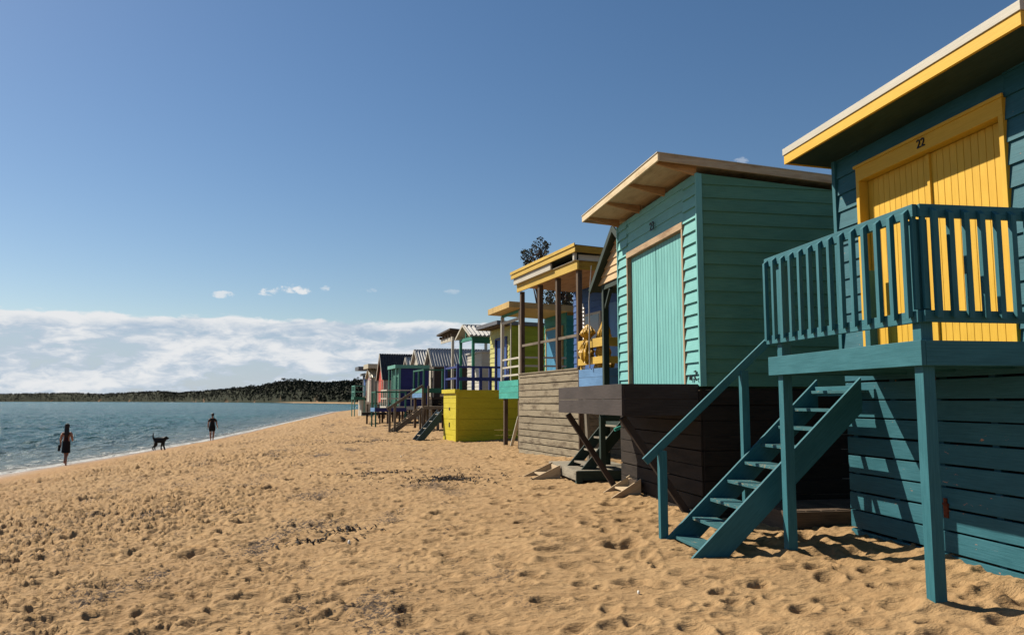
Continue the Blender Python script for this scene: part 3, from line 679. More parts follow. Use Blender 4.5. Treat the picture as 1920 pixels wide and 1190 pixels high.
    mb = MB(); mb.box(-.05, -.032, 1.57, 1.68, Z(.20), Z(.24)); mb.box(-.05, -.032, 1.6, 1.64, Z(.1), Z(.24)); mb.build('hinge', M['rust'], lw, .002)
    # stair with one handrail
    s_ = stairs(h, -2.09, -.14, 2.62, 3.55, Z(-1.58), Z(.26), 9, M['teal'], M['worn'], .27)
    mb = MB(); mb.beam((-2.27, 3.60, Z(-.69)), (-.70, 3.60, Z(.72)), .045, .09); hr = mb.build('handrail', M['teal'], s_, .004)
    one(h, 'newel_post', M['teal'], -2.11, -2.02, 3.555, 3.635, Z(-1.9), Z(-.57), sub=s_); one(h, 'newel_post', M['teal'], -1.08, -.99, 3.555, 3.635, Z(-1.9), Z(.36), sub=s_)
    return h
hut22()

# ================================================================= hut 23: mint green
def hut23():
    h = thing('beach_hut', 'mint green weatherboard hut numbered 23 on a black stained base', 'beach hut', (4.2, 10.2, ZB), 1.5, HG); Wd = 3.43
    f0 = Z(.20); y0, y1, zt = .47, 2.94, Z(2.55)
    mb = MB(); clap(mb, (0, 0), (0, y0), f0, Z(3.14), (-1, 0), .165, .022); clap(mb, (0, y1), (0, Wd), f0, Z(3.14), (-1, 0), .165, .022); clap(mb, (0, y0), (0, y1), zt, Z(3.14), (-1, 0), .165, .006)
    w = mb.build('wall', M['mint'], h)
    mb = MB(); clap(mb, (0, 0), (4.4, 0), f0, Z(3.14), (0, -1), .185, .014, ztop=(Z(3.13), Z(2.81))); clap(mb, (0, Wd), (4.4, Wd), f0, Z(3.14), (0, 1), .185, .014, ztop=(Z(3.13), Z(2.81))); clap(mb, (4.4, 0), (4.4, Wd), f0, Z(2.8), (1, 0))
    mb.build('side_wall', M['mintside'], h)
    one(h, 'corner_board', M['mint'], -.04, .05, -.04, .0, f0, Z(3.12), sub=w); one(h, 'corner_board', M['mint'], -.04, .03, Wd, Wd + .035, f0, Z(3.12), sub=w)
    mb = MB(); mb.box(-.04, .06, y0, y0 + .05, f0, zt - .1); mb.box(-.04, .06, y1 - .05, y1, f0, zt - .1); mb.box(-.045, .06, y0, y1, zt - .1, zt); mb.build('door_frame', M['jamb'], h, .004)
    ym = (y0 + y1) / 2
    for (a, c_) in ((y0 + .055, ym - .009), (ym + .009, y1 - .055)):
        mb = MB(); boards_v(mb, .03, a, c_, Z(.24), zt - .105, 10, gap=.009); mb.build('door', M['mint'], h, .003)
    text_part('house_number', '23', .19, M['num'], h, (-.045, 1.66, Z(2.74)))
    mb = MB()
    for (a, c_) in (((.30, .30), (.30, .42)), ((.30, .42), (.36, .43)), ((.36, .43), (.37, .37)), ((.37, .37), (.30, .35)), ((.32, .35), (.38, .30)), ((.22, .31), (.23, .37)), ((.23, .37), (.19, .36)), ((.19, .36), (.2, .31)), ((.2, .31), (.22, .31)), ((.15, .31), (.16, .37))):
        mb.beam((-.05, .12 + .42 - a[0] - .1, Z(a[1] - .02)), (-.05, .12 + .42 - c_[0] - .1, Z(c_[1] - .02)), .014, .014)
    mb.build('painted_scrawl', M['num'], w)
    # roof
    xf, xb, ya, yb, zf = -.62, 4.8, -.14, 3.68, Z(3.24); g = -.072
    def sl(x): return zf + g * (x - xf)
    def slab(mb, xa, xc, y_a, y_b, o0, o1, gr=None): mb.hexa([(xa, y_a, sl(xa) + o0), (xc, y_a, sl(xc) + o0), (xc, y_b, sl(xc) + o0), (xa, y_b, sl(xa) + o0), (xa, y_a, sl(xa) + o1), (xc, y_a, sl(xc) + o1), (xc, y_b, sl(xc) + o1), (xa, y_b, sl(xa) + o1)], gr)
    mb = MB(); slab(mb, xf + .03, xb, ya + .03, yb - .03, .04, .085, (0, 1, 0)); rf = mb.build('roof', M['ply'], h)
    mb = MB(); slab(mb, xf, xf + .028, ya, yb, -.005, .10, (0, 1, 0)); mb.build('fascia', M['edgewood'], rf, .003)
    mb = MB(); slab(mb, xf + .029, xb, ya, ya + .028, -.005, .10, (1, 0, 0)); mb.build('side_fascia', M['pale'], rf, .003); mb = MB(); slab(mb, xf + .029, xb, yb - .028, yb, -.005, .10, (1, 0, 0)); mb.build('side_fascia', M['pale'], rf, .003)
    mb = MB(); slab(mb, xf - .012, xb, ya - .012, yb + .012, .101, .112, (0, 1, 0)); mb.build('roof_sheet', M['white'], rf)
    for y in (.02, 1.17, 2.30, 3.40):
        mb = MB(); mb.hexa([(xf + .03, y, sl(xf) + .0), (.0, y, sl(0) - .09), (.0, y + .045, sl(0) - .09), (xf + .03, y + .045, sl(xf) + .0), (xf + .03, y, sl(xf) + .038), (.0, y, sl(0) + .038), (.0, y + .045, sl(0) + .038), (xf + .03, y + .045, sl(xf) + .038)], (1, 0, 0)); mb.build('rafter', M['pine'], rf, .002)
    # black platform and base
    mb = MB()
    for i in range(7): mb.box(-1.06 + i * .15, -.915 + i * .15, .08, 3.44, Z(.19), Z(.222), (0, 1, 0))
    dk = mb.build('deck', M['black'], h)
    for (za, zb) in ((.03, .23), (-.19, .025)):
        one(h, 'edge_beam', M['black'], -1.12, -1.075, .03, 3.50, Z(za), Z(zb), sub=dk)
        one(h, 'edge_beam', M['black'], -1.072, -.04, .03, .07, Z(za), Z(zb), sub=dk)
    mb = MB(); slats(mb, (0, .0), (0, 3.4), Z(-1.85), Z(.17), (-1, 0), .2, .012, .03); slats(mb, (.0, .01), (4.2, .01), Z(-1.85), Z(.17), (0, -1), .2, .006, .03); slats(mb, (.0, 3.4), (4.2, 3.4), Z(-1.85), Z(.17), (0, 1), .2, .006, .03)
    bw = mb.build('base_wall', M['char'], h, .003)
    for (y, zl) in ((.38, -1.62), (3.32, -1.70)):
        mb = MB(); mb.beam((-1.0, y, Z(-.22)), (-.02, y, Z(zl)), .09, .09); mb.build('strut', M['black'], h, .004)
    return h
hut23()
# low timber landing in the shade between huts 22 and 23
t = thing('low_platform', 'low brown plank landing in the shade between huts 22 and 23', 'platform', (4.75, 8.95, GH(5, 9)), 3)
mb = MB()
for i in range(9): mb.box(i * .2, i * .2 + .19, 0, .95, .17, .21, (0, 1, 0))
mb.build('plank_top', M['brownpost'], t, .003)
one(t, 'side_board', M['brownpost'], 0, 1.8, -.04, 0, -.2, .2); one(t, 'side_board', M['brownpost'], -.04, 0, -.04, .95, -.2, .2)

# ================================================================= gabled hut in dark green and cream
def hut_gable():
    h = thing('beach_hut', 'small gabled hut with cream gable boards and dark green posts beside the mint hut', 'beach hut', (4.75, 13.95, ZB), 3, HG)
    y0, y1, yc = -.28, 2.72, 1.22; ze, za = Z(2.38), Z(3.44)
    gable(h, -.22, 3.6, y0, y1, ze, za, M['dkgreen'], M['dkgreen'], False, .12)
    mb = MB(); k = 6; zb = Z(2.46)
    for i in range(k):
        a = zb + i * (za - zb - .1) / k; c_ = zb + (i + 1) * (za - zb - .1) / k; f = lambda z: (za - .06 - z) / (za - ze) * 1.5
        wa, wc = f(a), max(f(c_), .03)
        mb.hexa([(-.14, yc - wa, a), (-.10, yc - wa, a), (-.10, yc + wa, a), (-.14, yc + wa, a), (-.115, yc - wc, c_), (-.10, yc - wc, c_), (-.10, yc + wc, c_), (-.115, yc + wc, c_)], (0, 1, 0))
    mb.build('gable_boards', M['cream'], h)
    fz = Z(-.28)
    for y in (.02, 2.24): one(h, 'post', M['dkgreen'], -.12, 0, y, y + .11, Z(-1.8), Z(2.46))
    one(h, 'lintel', M['dkgreen'], -.11, -.02, .0, 2.36, Z(2.34), Z(2.455))
    mb = MB(); mb.beam((-.06, 2.24, Z(1.95)), (-.06, 1.9, Z(2.33)), .05, .07, (1, 0, 0)); mb.build('bracket', M['dkgreen'], h); mb = MB(); mb.beam((-.06, .13, Z(1.95)), (-.06, .47, Z(2.33)), .05, .07, (1, 0, 0)); mb.build('bracket', M['dkgreen'], h)
    mb = MB(); mb.box(-.14, 1.3, 0, 2.36, fz - .16, fz, (0, 1, 0)); mb.build('deck', M['dkgreen'], h, .003)
    mb = MB(); clap(mb, (1.3, 0), (1.3, 2.36), fz, Z(2.4), (-1, 0)); clap(mb, (1.3, 0), (3.5, 0), fz, Z(2.4), (0, -1)); clap(mb, (1.3, 2.36), (3.5, 2.36), fz, Z(2.4), (0, 1)); mb.build('wall', M['brown'], h)
    mb = MB(); slats(mb, (1.3, 0), (1.3, 2.36), Z(-1.8), fz - .02, (-1, 0)); mb.build('base_wall', M['char'], h)
    mb = MB(); mb.box(1.2, 1.26, .5, 1.3, fz, Z(1.8)); mb.build('door', M['brownpost'], h)
    s_ = stairs(h, -.95, -.1, 1.15, 2.15, Z(-1.28), Z(-.32), 4, M['dkgreen'], M['silver'], .2)
    one(h, 'newel_post', M['dkgreen'], -.62, -.52, 1.0, 1.1, Z(-1.6), Z(-.3), sub=s_)
    mb = MB(); mb.beam((-.62, 1.05, Z(-.32)), (-.1, 1.05, Z(-.32)), .05, .12); mb.build('stair_beam', M['dkgreen'], s_)
    mb = MB(); mb.beam((-.30, 1.12, Z(-.55)), (.1, 1.12, Z(-.40)), .05, .06); mb.build('handrail', M['aqua'], s_)
hut_gable()
# platform with two little step units on the sand in front of it
t = thing('low_platform', 'weathered grey plank platform low on the sand before the green gabled hut', 'platform', (3.6, 14.85, GH(3.8, 15)), 0)
b0 = GH(3.8, 15)
mb = MB()
for i in range(12): mb.box(0, 1.3, i * .205, i * .205 + .195, 1.36 - b0, 1.40 - b0, (1, 0, 0))
mb.build('plank_top', M['silver'], t, .004)
one(t, 'side_board', M['silver'], -.04, 0, -.03, 2.47, 1.22 - b0, 1.395 - b0); one(t, 'side_board', M['dkgreen'], -.02, 1.3, -.04, -.002, 1.22 - b0, 1.395 - b0)
for (x, y) in ((-.03, -.05), (-.03, 2.3), (1.2, -.03), (.5, 2.3)): one(t, 'leg', M['dkgreen'], x, x + .12, y, y + .12, .95 - b0, 1.35 - b0)
def steps(label, x, y, w, L, H, rot, mat, tm, nt_=1):
    t = thing('wooden_steps', label, 'steps', (x, y, GH(x, y)), rot, 'little pale timber steps on the sand')
    for yy in (0, w - .03):
        mb = MB(); mb.poly([(-.04, yy, -.02), (L, yy, H + .04), (L, yy, -.12), (.12, yy, -.12)], (0, .03, 0), (L, 0, H)); mb.build('side_board', mat, t, .003)
    for i in range(nt_): one(t, 'tread', tm, L * (.42 + .3 * i), L * (.42 + .3 * i) + .24, .032, w - .032, H * (.42 + .32 * i) - .03, H * (.42 + .32 * i))
    one(t, 'back_board', tm, L - .03, L - .002, .032, w - .032, H - .12, H)
steps('pale timber step unit at the far end of the grey platform', 2.86, 16.05, .82, .68, .27, 0, M['pale'], M['pale'])
steps('pale timber step unit behind the black diagonal strut', 3.60, 12.45, .62, .46, .24, 0, M['pale'], M['pale'])

# ================================================================= blue and yellow railed deck hut
def hut_bluedeck():
    h = thing('beach_hut', 'hut with sky blue deck edge and broad yellow rails behind the green gabled hut', 'beach hut', (4.75, 17.1, ZB), 8, HG); w = 1.45
    fz = Z(.74)
    mb = MB(); mb.box(.05, 1.6, .03, w - .03, fz - .06, fz - .01, (0, 1, 0)); dk = mb.build('deck', M['silver'], h)
    for (a, c_) in ((.55, .74), (.34, .545)):
        one(h, 'edge_board', M['sky'], 0, .04, 0, w, Z(a), Z(c_), sub=dk); one(h, 'edge_board', M['sky'], .042, 1.6, 0, .035, Z(a), Z(c_), sub=dk)
    for i, (a, c_) in enumerate(((1.22, 1.42), (.84, 1.00))):
        one(h, 'rail', M['yellow2'], -.02, .02, -.02, w, Z(a), Z(c_)); one(h, 'rail', M['yellow2'], .022, 1.6, -.02, .02, Z(a), Z(c_))
    for (x, y) in ((.03, .03), (.03, w - .1), (1.5, .03)): one(h, 'post', M['yellow2'], x, x + .09, y, y + .09, fz, Z(1.42))
    for (p, q) in (((.1, .25, Z(-1.7)), (.05, .12, Z(.34))), ((.1, w - .4, Z(-1.7)), (.05, w - .25, Z(.34))), ((.9, .2, Z(-1.7)), (.9, .2, Z(.34)))):
        mb = MB(); mb.beam(p, q, .08, .08); mb.build('stump', M['silver'], h)
    mb = MB(); clap(mb, (1.6, 0), (1.6, w), fz, Z(2.7), (-1, 0)); clap(mb, (1.6, 0), (4, 0), fz, Z(2.7), (0, -1)); mb.box(1.62, 4, w - .02, w, fz, Z(2.7)); mb.build('wall', M['blue'], h)
    mb = MB(); mb.box(1.5, 4.1, -.05, w + .05, Z(2.7), Z(2.8), (1, 0, 0)); mb.build('roof', M['zinc'], h)
    mb = MB(); mb.box(1.54, 1.58, .4, 1.1, fz, Z(2.4)); mb.build('door', M['yellow2'], h)
hut_bluedeck()
def coat(label, x, y, z, w, h, d, seed, lean=0):
    """an oilskin slung over the rail: a creased closed sheet with folds"""
    rg = random.Random(seed); mb = MB(); ph = [rg.uniform(0, 6.28) for _ in range(4)]
    pv = [0, .10, .26, .40, .46, .62, .84, 1] if seed == 3 else [0, .08, .22, .42, .50, .70, .90, 1]
    pw = [.12, .62, .95, .42, .46, .80, 1.0, .75] if seed == 3 else [.05, .22, .62, .90, .70, .85, 1.0, .9]
    def fn(u, v):
        a = u * 2 * math.pi; wd = float(np.interp(v, pv, pw)) * (1 + .10 * math.sin(v * 23 + ph[2]))
        rr = 1 + .22 * abs(math.sin(4 * a + ph[0] + v * 4)) - .20 * abs(math.sin(6.5 * a * .5 + ph[1] - v * 9)) + .10 * math.sin(13 * a + v * 17)
        if v <= .001 or v >= .999: wd *= .12
        hem = .10 * h * math.sin(2 * a + ph[3]) * (v > .8)
        return (math.cos(a) * rr * wd * d / 2 + lean * v, math.sin(a) * rr * wd * w / 2 + .06 * math.sin(v * 6 + ph[3]), -v * h + hem)
    mb.grid(fn, 52, 26, (0, 0, 1)); o = mb.build('raincoat', M['coat'], None, smooth=False, loc=(x, y, z)); o.rotation_euler.z = R(8)
    return tag(o, label, 'raincoat', 'yellow oilskins on the deck rail')
coat('creased yellow oilskin bunched over the rail left of the pole', 4.62, 18.0, CZ + 1.78, .52, .85, .30, 3)
coat('longer yellow oilskin hanging behind the rail right of the pole', 4.92, 17.62, CZ + 1.98, .60, 1.45, .30, 8)
mb = MB(); mb.cyl((0, 0, 0), (0, 0, 1.55), .016, 8); mb.cyl((0, 0, 1.55), (.03, -.12, 2.35), .013, 8, .008)
tag(mb.build('flagpole', M['metal'], None, loc=(4.60, 17.70, CZ + .75)), 'thin kinked white pole lashed upright to the yellow rail', 'pole')
mb = MB(); mb.cyl((0, 0, 0), (0, 0, 1.55), .018, 8); mb.cyl((0, -.1, 0), (0, -.1, 1.45), .012, 6)
for i in range(16): mb.cyl((0, -.105, .06 + i * .09), (0, -.05, .09 + i * .09), .022, 6)
tag(mb.build('rope_ladder', M['metal'], None, loc=(4.62, 18.35, CZ + .76)), 'white rope ladder hung by the end of the yellow rail', 'ladder')

# ================================================================= grey plank hut with yellow porch roof
def hut_timber():
    h = thing('beach_hut', 'hut on a grey weathered plank base with a deep yellow framed porch roof', 'beach hut', (4.8, 19.5, ZB), 10, HG); w = 4.45
    mb = MB(); slats(mb, (0, 0), (0, w), Z(-1.95), Z(.80), (-1, 0), .19, .024, .035); slats(mb, (.0, 0), (5, 0), Z(-1.95), Z(.80), (0, -1), .19, .012, .03); slats(mb, (.0, w), (5, w), Z(-1.95), Z(.80), (0, 1), .19, .012, .03)
    for y in (.05, w - .1): mb.box(.004, .09, y, y + .06, Z(-1.9), Z(.78))
    mb.build('base_wall', M['grey'], h, .003)
    mb = MB(); mb.box(.10, .12, .02, w - .02, Z(-1.9), Z(.69)); mb.build('shade_backing', M['dark'], h)  # near-black sheet added so the gaps between planks look shaded
    one(h, 'sill_board', M['grey'], -.06, .08, -.02, w + .02, Z(.802), Z(.835))
    mb = MB(); mb.box(.09, 5, .03, w - .03, Z(.70), Z(.76), (0, 1, 0)); mb.build('deck', M['grey'], h)
    for y in (.0, 1.40, 2.74, w - .17): one(h, 'post', M['brownpost'], -.02, .10, y, y + .12, Z(.836), Z(3.32))
    one(h, 'corner_post', M['brownpost'], -.05, .06, -.075, -.032, Z(-1.9), Z(.80))
    mb = MB(); mb.box(.0, .05, .12, w - .17, Z(1.63), Z(1.70)); mb.build('mid_rail', M['greypost'], h)
    mb = MB(); mb.box(-.08, -.03, -.10, w + .06, Z(3.32), Z(3.55)); mb.build('porch_beam', M['yellow2'], h, .003)
    mb = MB(); mb.box(-.17, -.12, 1.5, w + .10, Z(3.552), Z(3.735)); mb.box(-.17, -.10, -.12, -.02, Z(3.552), Z(3.735)); mb.box(-.12, .02, -.10, w + .08, Z(3.551), Z(3.558)); mb.build('white_board', M['white'], h)
    mb = MB(); mb.box(-.02, 1.8, -.08, -.04, Z(3.55), Z(3.70)); mb.build('side_boards', M['white'], h)
    mb = MB(); mb.hexa([(-.03, -.10, Z(3.32)), (5.2, -.10, Z(3.20)), (5.2, -.06, Z(3.20)), (-.03, -.06, Z(3.32)), (-.03, -.10, Z(3.55)), (5.2, -.10, Z(3.43)), (5.2, -.06, Z(3.43)), (-.03, -.06, Z(3.55))]); mb.build('side_beam', M['stained'], h)
    xf, xb, ya, yb = -.22, 5.3, -.28, w + .22
    def S(mb, xa, xc, y_a, y_b, a, c_, g=None):
        s = lambda x: -.04 * (x - xf); mb.hexa([(xa, y_a, Z(a) + s(xa)), (xc, y_a, Z(a) + s(xc)), (xc, y_b, Z(a) + s(xc)), (xa, y_b, Z(a) + s(xa)), (xa, y_a, Z(c_) + s(xa)), (xc, y_a, Z(c_) + s(xc)), (xc, y_b, Z(c_) + s(xc)), (xa, y_b, Z(c_) + s(xa))], g)
    mb = MB(); S(mb, xf + .03, xb, ya + .03, yb - .03, 3.76, 3.92); rf = mb.build('roof', M['dkgreen'], h)
    mb = MB(); S(mb, xf, xf + .03, ya, yb, 3.73, 3.86); S(mb, xf - .025, xf + .0, ya - .01, yb + .01, 3.865, 3.95); mb.build('fascia', M['yellow2'], rf, .003)
    mb = MB(); S(mb, xf + .031, xb, ya, ya + .028, 3.73, 3.90); mb.build('side_fascia', M['stained'], rf)
    mb = MB(); S(mb, .06, 5.0, -.05, w, 3.48, 3.52, (0, 1, 0)); mb.build('ceiling', M['pine'], rf)
    mb = MB(); x = 1.8; clap(mb, (x, 0), (x, w), Z(.76), Z(3.42), (-1, 0)); clap(mb, (x, 0), (5, 0), Z(.8), Z(3.30), (0, -1)); clap(mb, (x, w), (5, w), Z(.8), Z(3.30), (0, 1)); mb.build('wall', M['blue'], h)
    mb = MB(); mb.box(x - .06, x - .03, .9, 1.8, Z(.76), Z(2.75)); mb.build('door', M['sky'], h)
    mb = MB(); mb.box(x - .07, x - .03, 2.4, 3.6, Z(1.6), Z(2.6)); wn = mb.build('window', M['white'], h); mb = MB(); mb.box(x - .08, x - .071, 2.48, 3.52, Z(1.68), Z(2.52)); mb.build('pane', M['glass'], wn)
hut_timber()

# ================================================================= teal hut with white posts
def hut_teal():
    h = thing('beach_hut', 'sea green hut with cream flat roof and white posted porch with aqua skirt', 'beach hut', (4.35, 26.0, ZB), 8, HG); w = 2.25
    dk = MB(); dk.box(.02, 1.7, 0, w, Z(.62), Z(.70)); dk = dk.build('deck', M['white'], h)
    for k in range(3): one(h, 'skirt_board', M['aqua'], -.03, .01, -.02, w + .02, Z(.09 + k * .207), Z(.29 + k * .207), sub=dk); one(h, 'skirt_board', M['aqua'], .012, 1.7, -.02, .015, Z(.09 + k * .207), Z(.29 + k * .207), sub=dk)
    for y in (.0, w - .11): one(h, 'post', M['white'], .02, .13, y, y + .11, Z(.71), Z(3.02))
    mb = MB()
    for z in (.86, 1.14, 1.42): mb.box(.05, .09, .1, w - .1, Z(z), Z(z) + .06)
    for y in (w * .5,): mb.box(.055, .085, y, y + .05, Z(.72), Z(2.73))
    mb.box(.03, .10, .1, w - .1, Z(2.72), Z(2.80)); mb.build('railing', M['white'], h)
    mb = MB()
    for z in (.86, 1.14, 1.42): mb.box(.13, 1.7, .02, .06, Z(z), Z(z) + .06)
    mb.build('side_railing', M['white'], h)
    for (x, y) in ((.02, .05), (.02, w - .5), (1.2, .1)): one(h, 'stump', M['brownpost'], x, x + .13, y, y + .13, Z(-1.9), Z(.1))
    mb = MB(); mb.beam((.05, .15, Z(-.5)), (.05, 1.0, Z(-1.5)), .04, .1, (1, 0, 0)); mb.build('brace', M['white'], h)
    mb = MB(); mb.hexa([(-.4, -.2, Z(3.08)), (5, -.2, Z(2.9)), (5, w + .2, Z(2.9)), (-.4, w + .2, Z(3.08)), (-.4, -.2, Z(3.28)), (5, -.2, Z(3.1)), (5, w + .2, Z(3.1)), (-.4, w + .2, Z(3.28))]); rf = mb.build('roof', M['creamroof'], h, .004)
    mb = MB(); mb.box(.05, .12, .0, w, Z(2.98), Z(3.06)); mb.build('porch_beam', M['tgreen'], h)
    mb = MB(); x = 1.7; clap(mb, (x, 0), (x, w), Z(.66), Z(3.0), (-1, 0)); clap(mb, (x, 0), (5, 0), Z(-.1), Z(2.9), (0, -1)); mb.box(x + .03, 5, w - .03, w, Z(.6), Z(2.9)); mb.build('wall', M['tgreen'], h)
    mb = MB(); mb.box(x - .06, x - .03, .35, 1.9, Z(.7), Z(2.5)); mb.build('door', M['cyan'], h)
    mb = MB(); mb.box(x - .08, x - .02, .28, .35, Z(.7), Z(2.5)); mb.box(x - .08, x - .02, 1.9, 1.97, Z(.7), Z(2.5)); mb.box(x - .08, x - .02, .28, 1.97, Z(2.5), Z(2.58)); mb.build('door_frame', M['creamroof'], h)
hut_teal()

# ================================================================= lime hut on its yellow box
def hut_lime():
    h = thing('beach_hut', 'lime yellow hut with royal blue railing above a bright yellow boarded box base', 'beach hut', (4.9, 31.5, ZB), 10, HG); w = 2.6
    f0 = Z(.44); bx = -2.18
    mb = MB(); slats(mb, (bx, 0), (bx, 2.0), Z(-1.75), f0, (-1, 0), .21, .006, .02); mb.box(bx - .022, bx + .002, .98, 1.0, Z(-1.7), f0 - .1); mb.build('base_front', M['lime'], h)
    mb = MB(); slats(mb, (bx - .0, 0), (3.2, 0), Z(-1.75), f0, (0, -1), .21, .005, .02); mb.build('base_side', M['lime'], h); mb = MB(); slats(mb, (bx, 2.0), (0, 2.0), Z(-1.75), f0, (0, 1), .21, .005, .02); mb.build('base_side', M['lime'], h)
    one(h, 'corner_board', M['lime'], bx - .045, bx + .05, -.045, -.02, Z(-1.75), f0 - .0)
    one(h, 'capping', M['lime'], bx - .10, bx + .1, -.08, 2.05, f0 - .12, f0 + .03)
    mb = MB(); mb.cyl((bx - .02, 1.0, Z(-.3)), (bx - .05, 1.0, Z(-.3)), .06, 10); mb.box(bx - .05, bx - .02, .96, 1.04, Z(-1.02), Z(-.84)); mb.build('latch', M['brown'], h)
    mb = MB(); mb.box(bx + .1, 3.2, .0, w, f0 - .05, f0, (0, 1, 0)); mb.build('deck', M['silver'], h)
    mb = MB(); mb.box(bx + .02, bx + .07, .05, 2.0, Z(1.30), Z(1.38)); mb.box(bx + .02, bx + .07, .05, 2.0, Z(.86), Z(.94)); r_ = mb.build('railing', M['royal'], h)
    mb = MB(); mb.box(bx + .07, .1, .02, .07, Z(1.30), Z(1.38)); mb.box(bx + .07, .1, .02, .07, Z(.80), Z(.94)); r2 = mb.build('railing', M['royal'], h)
    for y in (.01, 1.9): one(h, 'rail_post', M['royal'], bx, bx + .11, y, y + .11, f0, Z(1.46), sub=r_)
    for x in (-1.55, -1.25, -.85, -.35, -.05): one(h, 'rail_post', M['royal'], x, x + .11, .03, .13, f0, Z(1.38), sub=r2)
    mb = MB(); clap(mb, (0, 0), (0, .35), f0, Z(3.05), (-1, 0)); clap(mb, (0, 1.75), (0, w), f0, Z(3.05), (-1, 0)); clap(mb, (0, .35), (0, 1.75), Z(2.55), Z(3.05), (-1, 0)); mb.build('wall', M['paleye'], h)
    mb = MB(); clap(mb, (0, 0), (3.6, 0), f0, Z(3.05), (0, -1)); mb.build('side_wall', M['olive'], h); mb = MB(); clap(mb, (0, w), (3.6, w), f0, Z(3.0), (0, 1)); mb.build('side_wall', M['olive'], h)
    mb = MB(); boards_v(mb, .02, .36, 1.74, f0, Z(2.54), 6); mb.build('door', M['blue'], h)
    mb = MB(); mb.box(-.05, .03, .26, .35, f0, Z(2.6)); mb.box(-.05, .03, 1.75, 1.84, f0, Z(2.6)); mb.box(-.05, .03, .35, 1.75, Z(2.552), Z(2.62)); mb.build('door_frame', M['navy'], h)
    mb = MB(); mb.hexa([(-.6, -.18, Z(3.05)), (4, -.18, Z(2.95)), (4, w + .2, Z(2.95)), (-.6, w + .2, Z(3.05)), (-.6, -.18, Z(3.2)), (4, -.18, Z(3.1)), (4, w + .2, Z(3.1)), (-.6, w + .2, Z(3.2))]); mb.build('roof', M['roofgrey'], h)
    mb = MB(); mb.box(-.55, 0, -.12, w + .12, Z(3.02), Z(3.045), (0, 1, 0)); mb.build('soffit', M['brownpost'], h)
    s_ = stairs(h, -3.25, -2.25, 2.1, 2.9, Z(-1.5), Z(-.35), 4, M['slate'], M['silver'], .26)
hut_lime()

# ================================================================= green gabled porch hut
def hut_greenporch():
    h = thing('beach_hut', 'hut with pale corrugated gable over an open porch with sea green posts', 'beach hut', (4.0, 37.0, ZB), 10, HG); w = 2.3; f0 = Z(.5)
    gable(h, -.15, 4.2, -.15, w + .15, Z(3.04), Z(3.62), M['zinc'], M['white'], True, .1)
    for y in (0, w - .12): one(h, 'post', M['tgreen'], -.02, .10, y, y + .12, f0, Z(3.0))
    one(h, 'post', M['tgreen'], 1.2, 1.32, 0, .12, f0, Z(3.0))
    mb = MB(); mb.box(-.03, .08, 0, w, Z(2.86), Z(3.02)); mb.beam((0, w / 2, Z(3.0)), (0, w / 2, Z(3.5)), .08, .05, (1, 0, 0)); mb.build('porch_beam', M['tgreen'], h)
    one(h, 'side_beam', M['green'], .0, 4.1, -.03, .03, Z(2.7), Z(3.03))
    mb = MB(); mb.box(-.1, 4, 0, w, f0 - .2, f0); mb.build('deck', M['green'], h)
    mb = MB(); clap(mb, (1.6, 0), (1.6, w), f0, Z(3.0), (-1, 0)); clap(mb, (1.6, 0), (4, 0), f0, Z(2.7), (0, -1)); mb.box(1.63, 4, w - .03, w, f0, Z(3)); mb.build('wall', M['gpaint'], h)
    mb = MB(); mb.box(1.53, 1.57, .3, 1.2, f0, Z(2.4)); mb.build('door', M['aqua'], h)
    mb = MB(); mb.box(1.52, 1.58, 1.2, 1.28, f0, Z(2.4)); mb.box(1.52, 1.58, .2, 1.28, Z(2.4), Z(2.48)); mb.build('door_frame', M['white'], h)
    mb = MB(); slats(mb, (0, 0), (4, 0), Z(-1.7), f0 - .2, (0, -1)); slats(mb, (0, 0), (0, w), Z(-1.7), f0 - .2, (-1, 0)); mb.build('base_wall', M['char'], h)
hut_greenporch()
def hut_canopy():
    h = thing('beach_hut', 'hut with thin dark skillion canopy on one tall white post', 'beach hut', (3.4, 42.0, ZB), 10, HG); w = 2.8; f0 = Z(.4)
    mb = MB(); mb.hexa([(-.1, -.1, Z(3.74)), (3.6, -.1, Z(3.5)), (3.6, w + .1, Z(3.5)), (-.1, w + .1, Z(3.62)), (-.1, -.1, Z(3.84)), (3.6, -.1, Z(3.6)), (3.6, w + .1, Z(3.6)), (-.1, w + .1, Z(3.72))]); rf = mb.build('roof', M['brown'], h)
    for k in range(5): one(h, 'rafter', M['brownpost'], 0, 3.4, .1 + k * .62, .16 + k * .62, Z(3.42), Z(3.56), sub=rf)
    for (x, y) in ((.1, .25), (1.9, .1)): one(h, 'post', M['white'], x, x + .13, y, y + .13, Z(-1.6), Z(3.5))
    mb = MB(); mb.box(.12, .18, .2, w, Z(3.2), Z(3.45)); mb.build('porch_beam', M['white'], h)
    mb = MB(); clap(mb, (1.7, 0), (1.7, w), f0, Z(2.6), (-1, 0)); clap(mb, (1.7, 0), (3.5, 0), f0, Z(2.6), (0, -1)); mb.box(1.73, 3.5, w - .03, w, f0, Z(2.6)); mb.build('wall', M['white'], h)
    mb = MB(); mb.box(1.6, 3.6, -.1, w + .1, Z(2.6), Z(2.68)); mb.build('lower_roof', M['zinc'], h)
    mb = MB(); mb.box(.1, 3.5, 0, w, f0 - .15, f0); mb.build('deck', M['white'], h)
    mb = MB(); slats(mb, (1.7, 0), (3.5, 0), Z(-1.7), f0 - .16, (0, -1)); mb.build('base_wall', M['char'], h)
hut_canopy()
